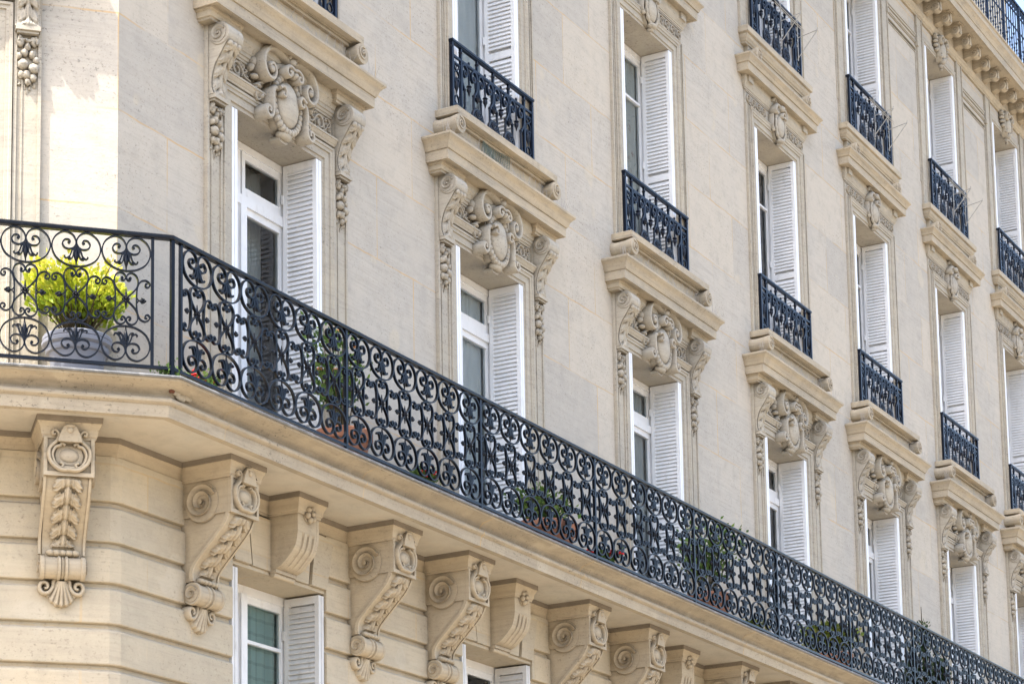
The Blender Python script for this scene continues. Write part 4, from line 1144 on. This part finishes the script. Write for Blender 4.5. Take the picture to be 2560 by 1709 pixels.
def branch_plant(root, h, spread, n, rnd, lean=(0, 0)):
    """curved stems, returns (stem MB, list of leaf anchors)"""
    m = MB(); an = []
    for i in range(n):
        a = rnd.uniform(0, 2 * pi); hh = h * rnd.uniform(.55, 1.0); q = spread * sqrt(rnd.random())
        b = Vector((.05 * cos(a), .05 * sin(a), root)); e = Vector((q * cos(a) + lean[0] * hh, q * sin(a) + lean[1] * hh, root + hh))
        mid = b.lerp(e, .5) + Vector((rnd.uniform(-.03, .03), rnd.uniform(-.03, .03), hh * .08))
        P = cr([b, mid, e], 5); m.tube(P, [.0055 * (1 - .7 * j / (len(P) - 1)) + .001 for j in range(len(P))], 5)
        for j, p in enumerate(P):
            if j > 3: an.append((p, (e - b), j / (len(P) - 1)))
    return m, an
FZ = 7.149
def potted(label, loc, r, h, potmat, kind, rnd_seed, build, cat='potted plant', group=None):
    t = thing('potted_plant', label, cat, loc, random.Random(rnd_seed).uniform(0, 1), group)
    pot_mesh(r, h, potmat, kind).obj('pot', potmat, t, 35)
    s = MB(); s.lathe([(0, h * .90), (r * .87, h * .89)], n=24); s.obj('soil', M['soil'], t, 0)
    build(t, h, random.Random(rnd_seed)); return t
def gold(t, h, rnd):
    m, an = branch_plant(h * .88, .56, .35, 60, rnd); m.obj('stems', M['wood'], t, 0)
    pts = []
    for p, d, f in an:
        if f < .58: continue
        for q in range(13):
            o = Vector((rnd.gauss(0, .045), rnd.gauss(0, .045), rnd.gauss(0, .035)))
            pp = p + o
            if (pp.x ** 2 + pp.y ** 2) < .38 ** 2: pts.append((pp, Vector((pp.x, pp.y, .35))))
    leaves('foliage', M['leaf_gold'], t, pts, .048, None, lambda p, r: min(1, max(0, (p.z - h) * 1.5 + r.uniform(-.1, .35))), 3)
def rose(hh, spr, n, flowers=True):
    def b(t, h, rnd):
        m, an = branch_plant(h * .88, hh, spr, n, rnd); m.obj('stems', M['wood'], t, 0)
        pts = []
        for p, d, f in an:
            for q in range(5): pts.append((p + Vector((rnd.gauss(0, .05), rnd.gauss(0, .05), rnd.gauss(0, .045))), Vector((p.x, p.y, .2))))
        leaves('foliage', M['leaf_rose'], t, pts, .055, None, None, 5)
        if flowers:
            fm = MB()
            for q in range(9):
                p = rnd.choice(an)[0] + Vector((rnd.gauss(0, .04), rnd.gauss(0, .04), .03))
                for kk in range(4): fm.ball((p.x + rnd.gauss(0, .012), -p.y + rnd.gauss(0, .012), p.z), (.017, .017, .012), 6, 4)
            fm.obj('blossoms', M['pink'], t, 60)
    return b
def low(mat, hh, spr, n, size=.05, red=0):
    def b(t, h, rnd):
        m, an = branch_plant(h * .88, hh, spr, n, rnd); m.obj('stems', M['wood'], t, 0)
        pts = []
        for p, d, f in an:
            for q in range(5): pts.append((p + Vector((rnd.gauss(0, .035), rnd.gauss(0, .035), rnd.gauss(0, .025))), Vector((p.x, p.y, .3))))
        leaves('foliage', mat, t, pts, size, None, None, 8)
        if red:
            fm = MB()
            for q in range(red):
                a = rnd.uniform(0, 2 * pi); rr2 = spr * rnd.uniform(.3, 1.1); z = h + hh * rnd.uniform(.55, 1.05)
                for kk in range(7): fm.ball((rr2 * cos(a) + rnd.gauss(0, .018), rr2 * sin(a) + rnd.gauss(0, .018), z + rnd.gauss(0, .012)), (.017, .017, .010), 6, 4)
            fm.obj('blossoms', M['red'], t, 60)
    return b
def conifer(t, h, rnd):
    m = MB(); m.tube([(0, 0, h * .8), (.01, 0, h + .6), (0, .01, h + 1.25)], [.02, .014, .004], 6); m.obj('trunk', M['wood'], t, 0)
    pts = []
    for w in range(34):       # separate upright sprays
        a = rnd.uniform(0, 2 * pi); r0_ = .33 * sqrt(rnd.random()); top = 1.25 * (1 - .62 * r0_ / .33) * rnd.uniform(.75, 1.05)
        for q in range(85):
            z = rnd.random(); rr2 = r0_ * (.55 + .45 * z) + rnd.gauss(0, .028 * (1.15 - z))
            p = Vector((rr2 * cos(a) + rnd.gauss(0, .028 * (1.15 - z)), rr2 * sin(a) + rnd.gauss(0, .02), h * .8 + z * top)); pts.append((p, Vector((cos(a) * .5, sin(a) * .5, 1.0))))
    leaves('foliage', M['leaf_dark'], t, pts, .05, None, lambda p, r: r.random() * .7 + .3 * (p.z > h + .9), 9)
cx_, cy_ = railpt(-.335); cx_ += sin(CA) * .36; cy_ += cos(CA) * .36
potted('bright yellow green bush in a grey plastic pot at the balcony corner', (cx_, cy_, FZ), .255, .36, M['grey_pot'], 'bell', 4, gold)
potted('tall pale rose bush in a terracotta pot by the first railing post', (2.44, -.42, FZ), .25, .34, M['terra'], 'clay', 11, rose(.96, .27, 22))
potted('low leafy rose in a wide terracotta bowl behind the railing under the second window', (5.95, -.42, FZ), .32, .33, M['terra'], 'clay', 12, rose(.36, .34, 22, False))
potted('tall green rose without blossom in a terracotta pot beyond the bowl', (9.66, -.42, FZ), .26, .36, M['terra'], 'clay', 13, rose(.86, .36, 30, False))
potted('yellow green shrub in a small terracotta pot far along the balcony', (13.35, -.40, FZ), .24, .34, M['terra'], 'clay', 14, low(M['leaf_lime'], .40, .38, 60, .055))
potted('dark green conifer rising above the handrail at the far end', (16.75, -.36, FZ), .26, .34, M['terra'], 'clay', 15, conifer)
potted('red geraniums in a shallow trough pot beside the corner post', (.25, -.55, FZ), .10, .10, M['terra'], 'clay', 16, low(M['leaf_rose'], .09, .14, 12, .04, 5))
potted('red geraniums showing below the rail between the first two posts past the rose', (3.40, -.56, FZ), .10, .09, M['terra'], 'clay', 17, low(M['leaf_rose'], .12, .15, 16, .045, 8))
potted('red geraniums at the foot of the railing just past the terracotta bowl', (6.85, -.56, FZ), .11, .10, M['terra'], 'clay', 18, low(M['leaf_rose'], .12, .17, 18, .045, 8))
potted('small green weed like plant at the corner post foot', (-.26, -.66, FZ), .03, .03, M['terra'], 'clay', 19, low(M['leaf_rose'], .05, .05, 8, .026))
potted('small flat green plant under the fourth window railing', (10.55, -.55, FZ), .10, .10, M['terra'], 'clay', 20, low(M['leaf_lime'], .10, .12, 14, .04))

# ------------------------------------------------------------------ netting and bird spikes on the ledges
def netting(w, h, n, seed):
    m = MB(); rnd = random.Random(seed)
    def P(u, v): return Vector((w * (u - .5) + .05 * v, -.02 * sin(u * 7) * (1 - v), h * v + .018 * sin(u * 5 + v * 3)))
    for i in range(n + 1):
        m.tube([P(i / n, j / 6) for j in range(7)], .0022, 4, False); m.tube([P(j / 6, i / n) for j in range(7)], .0022, 4, False)
    return m
o = tag(put('green_netting', netting(.52, .17, 13, 1).mesh('green_netting', M['net'], 0), None, (COLS[1] - .17, -.175, 10.985)), 'patch of dark green wire netting on the ledge under the second upper window', 'netting', 'green netting on the ledges')
o = tag(put('green_netting', netting(.20, .10, 9, 2).mesh('green_netting', M['net'], 0), None, (COLS[0] + 1.10, -.10, 10.955), .3), 'small green netting scrap at the end of the cornice nearest the corner', 'netting', 'green netting on the ledges')
def spikes(x0, x1, n, seed):
    m = MB(); rnd = random.Random(seed)
    for i in range(n):
        x = x0 + (x1 - x0) * (i + rnd.uniform(-.3, .3)) / n
        m.tube([(x, rnd.uniform(-.05, .02), 0), (x + rnd.uniform(-.03, .03), rnd.uniform(-.09, .06), rnd.uniform(.10, .15))], .0014, 3, False)
    m.box(x0, x1, -.01, .01, 0, .004)
    return m
SPK = [spikes(-1.18, -.92, 14, 3), spikes(-.84, .84, 60, 4), spikes(1.02, 1.22, 12, 5)]
NM = ['nearest the corner', 'second from the corner', 'third from the corner', 'fourth from the corner', 'fifth from the corner', 'sixth from the corner', 'seventh from the corner']
sm_ = SPK[0].mesh('bird_spikes', M['spike'], 0), SPK[1].mesh('bird_spikes', M['spike'], 0), SPK[2].mesh('bird_spikes', M['spike'], 0)
for i in range(6):
    t = thing('bird_spikes', 'thin wire bird spikes on the wide cornice ' + NM[i], 'bird spikes', (COLS[i], -.20, 10.942), 0, 'bird spikes on the wide cornices')
    for me in sm_: put('spike_strip', me, t)

# ------------------------------------------------------------------ curtains
def cloth(w, z0, z1, folds, seed, amp=.019):
    m = MB(); rnd = random.Random(seed); ph = rnd.uniform(0, 6)
    m.grid(lambda u, v: (w * (u - .5), amp * sin(u * folds * 2 * pi + ph) * (.4 + .6 * (1 - v)) + .2 * amp * sin(u * folds * 4.7 * pi), z0 + (z1 - z0) * v), 60, 3)
    return m
def hang(x, w, z0, z1, mat, label, seed, folds=6, y=.50):
    tag(put('curtain', cloth(w, z0, z1, folds, seed).mesh('curtain', M[mat], 60), None, (x, y, 0)), label, 'curtain')
hang(COLS[0] + .42, .40, 7.3, 10.05, 'cur_grey', 'dim grey net curtain behind the balcony door nearest the corner', 1, 5, .60)
hang(COLS[1] + .33, .66, 7.3, 10.05, 'cur_white', 'pale sheer curtain behind the second balcony door', 2, 8, .445)
hang(COLS[2] + .33, .66, 7.3, 10.05, 'cur_grey', 'grey net curtain behind the third balcony door', 3, 8, .445)
hang(COLS[1] + .30, .76, 11.3, 13.98, 'cur_white', 'white sheer curtain above the guard with green netting below', 4, 5, .432)
hang(COLS[2] + .30, .76, 11.3, 13.98, 'cur_floral', 'cream floral curtain in the upper window, third from the corner', 5, 5, .432)
hang(COLS[0] + .30, .74, 3.3, 6.2, 'cur_check', 'green checked curtain in the window below the balcony', 6, 5, .432)

# ------------------------------------------------------------------ street
def slab(name, mat, x0, x1, y0, y1, z, z1=None):
    m = MB()
    if z1 is None: m.add([(x0, y0, z), (x1, y0, z), (x1, y1, z), (x0, y1, z)], [(0, 1, 2, 3)])
    else: m.box(x0, x1, -y1, -y0, z, z1)
    o = m.obj(name, mat, None, 0); o['kind'] = 'structure'; return o
slab('ground', M['asphalt'], -400, 400, -400, 400, -.14)
slab('pavement', M['paving'], -60, 120, -3.6, 40, -.136, 0.0)
slab('far_pavement', M['paving'], -60, 120, -40, -10.2, -.136, 0.0)
slab('kerb', M['kerbstone'], -60, 120, -3.75, -3.6, -.136, .004)

# ------------------------------------------------------------------ light, sky, camera
SUN_AZ = radians(165); SUN_EL = radians(60)
sd = Vector((cos(SUN_AZ) * cos(SUN_EL), sin(SUN_AZ) * cos(SUN_EL), sin(SUN_EL)))
L = bpy.data.lights.new('sun', 'SUN'); L.energy = 2.3; L.angle = radians(.53); L.color = (1, .95, .86)
lo = bpy.data.objects.new('sun', L); col.objects.link(lo); lo.rotation_euler = sd.to_track_quat('Z', 'Y').to_euler()
W = bpy.data.worlds.new('World'); scene.world = W; W.use_nodes = True; nt = W.node_tree
sk = nt.nodes.new('ShaderNodeTexSky'); sk.sky_type = 'NISHITA'; sk.sun_disc = False
sk.sun_elevation = SUN_EL; sk.sun_rotation = (pi / 2 - SUN_AZ); sk.air_density = 1.0; sk.dust_density = 4.0; sk.ozone_density = .6
bg = nt.nodes['Background']; bg.inputs[1].default_value = .15; nt.links.new(sk.outputs[0], bg.inputs[0])

F = 5994.561; yaw, pitch, roll = radians(29.02571702), radians(8.47203591), radians(-1.02604201)
fw = Vector((cos(yaw) * cos(pitch), sin(yaw) * cos(pitch), sin(pitch))); r0 = Vector((sin(yaw), -cos(yaw), 0)); u0 = r0.cross(fw)
rt = cos(roll) * r0 + sin(roll) * u0; up = -sin(roll) * r0 + cos(roll) * u0
cam = bpy.data.cameras.new('camera'); co = bpy.data.objects.new('camera', cam); col.objects.link(co)
co.matrix_world = Matrix(((rt.x, up.x, -fw.x, -13.66916654), (rt.y, up.y, -fw.y, -10.97764724), (rt.z, up.z, -fw.z, 1.65), (0, 0, 0, 1)))
cam.sensor_fit = 'HORIZONTAL'; cam.sensor_width = 36; cam.lens = F / 2560 * 36
cam.shift_x = (1280 - 1300.32922) / 2560; cam.shift_y = (1964.76284 - 854.5) / 2560
cam.clip_start = .1; cam.clip_end = 2000
scene.camera = co
scene.render.resolution_x = 1024; scene.render.resolution_y = 683
scene.view_settings.view_transform = 'Standard'; scene.view_settings.look = 'None'; scene.view_settings.exposure = 0
scene.cycles.max_bounces = 6; scene.cycles.transparent_max_bounces = 8
scene.cycles.use_denoising = True
scene.cycles.film_exposure = 4.35        # the photograph is exposed for the shaded front
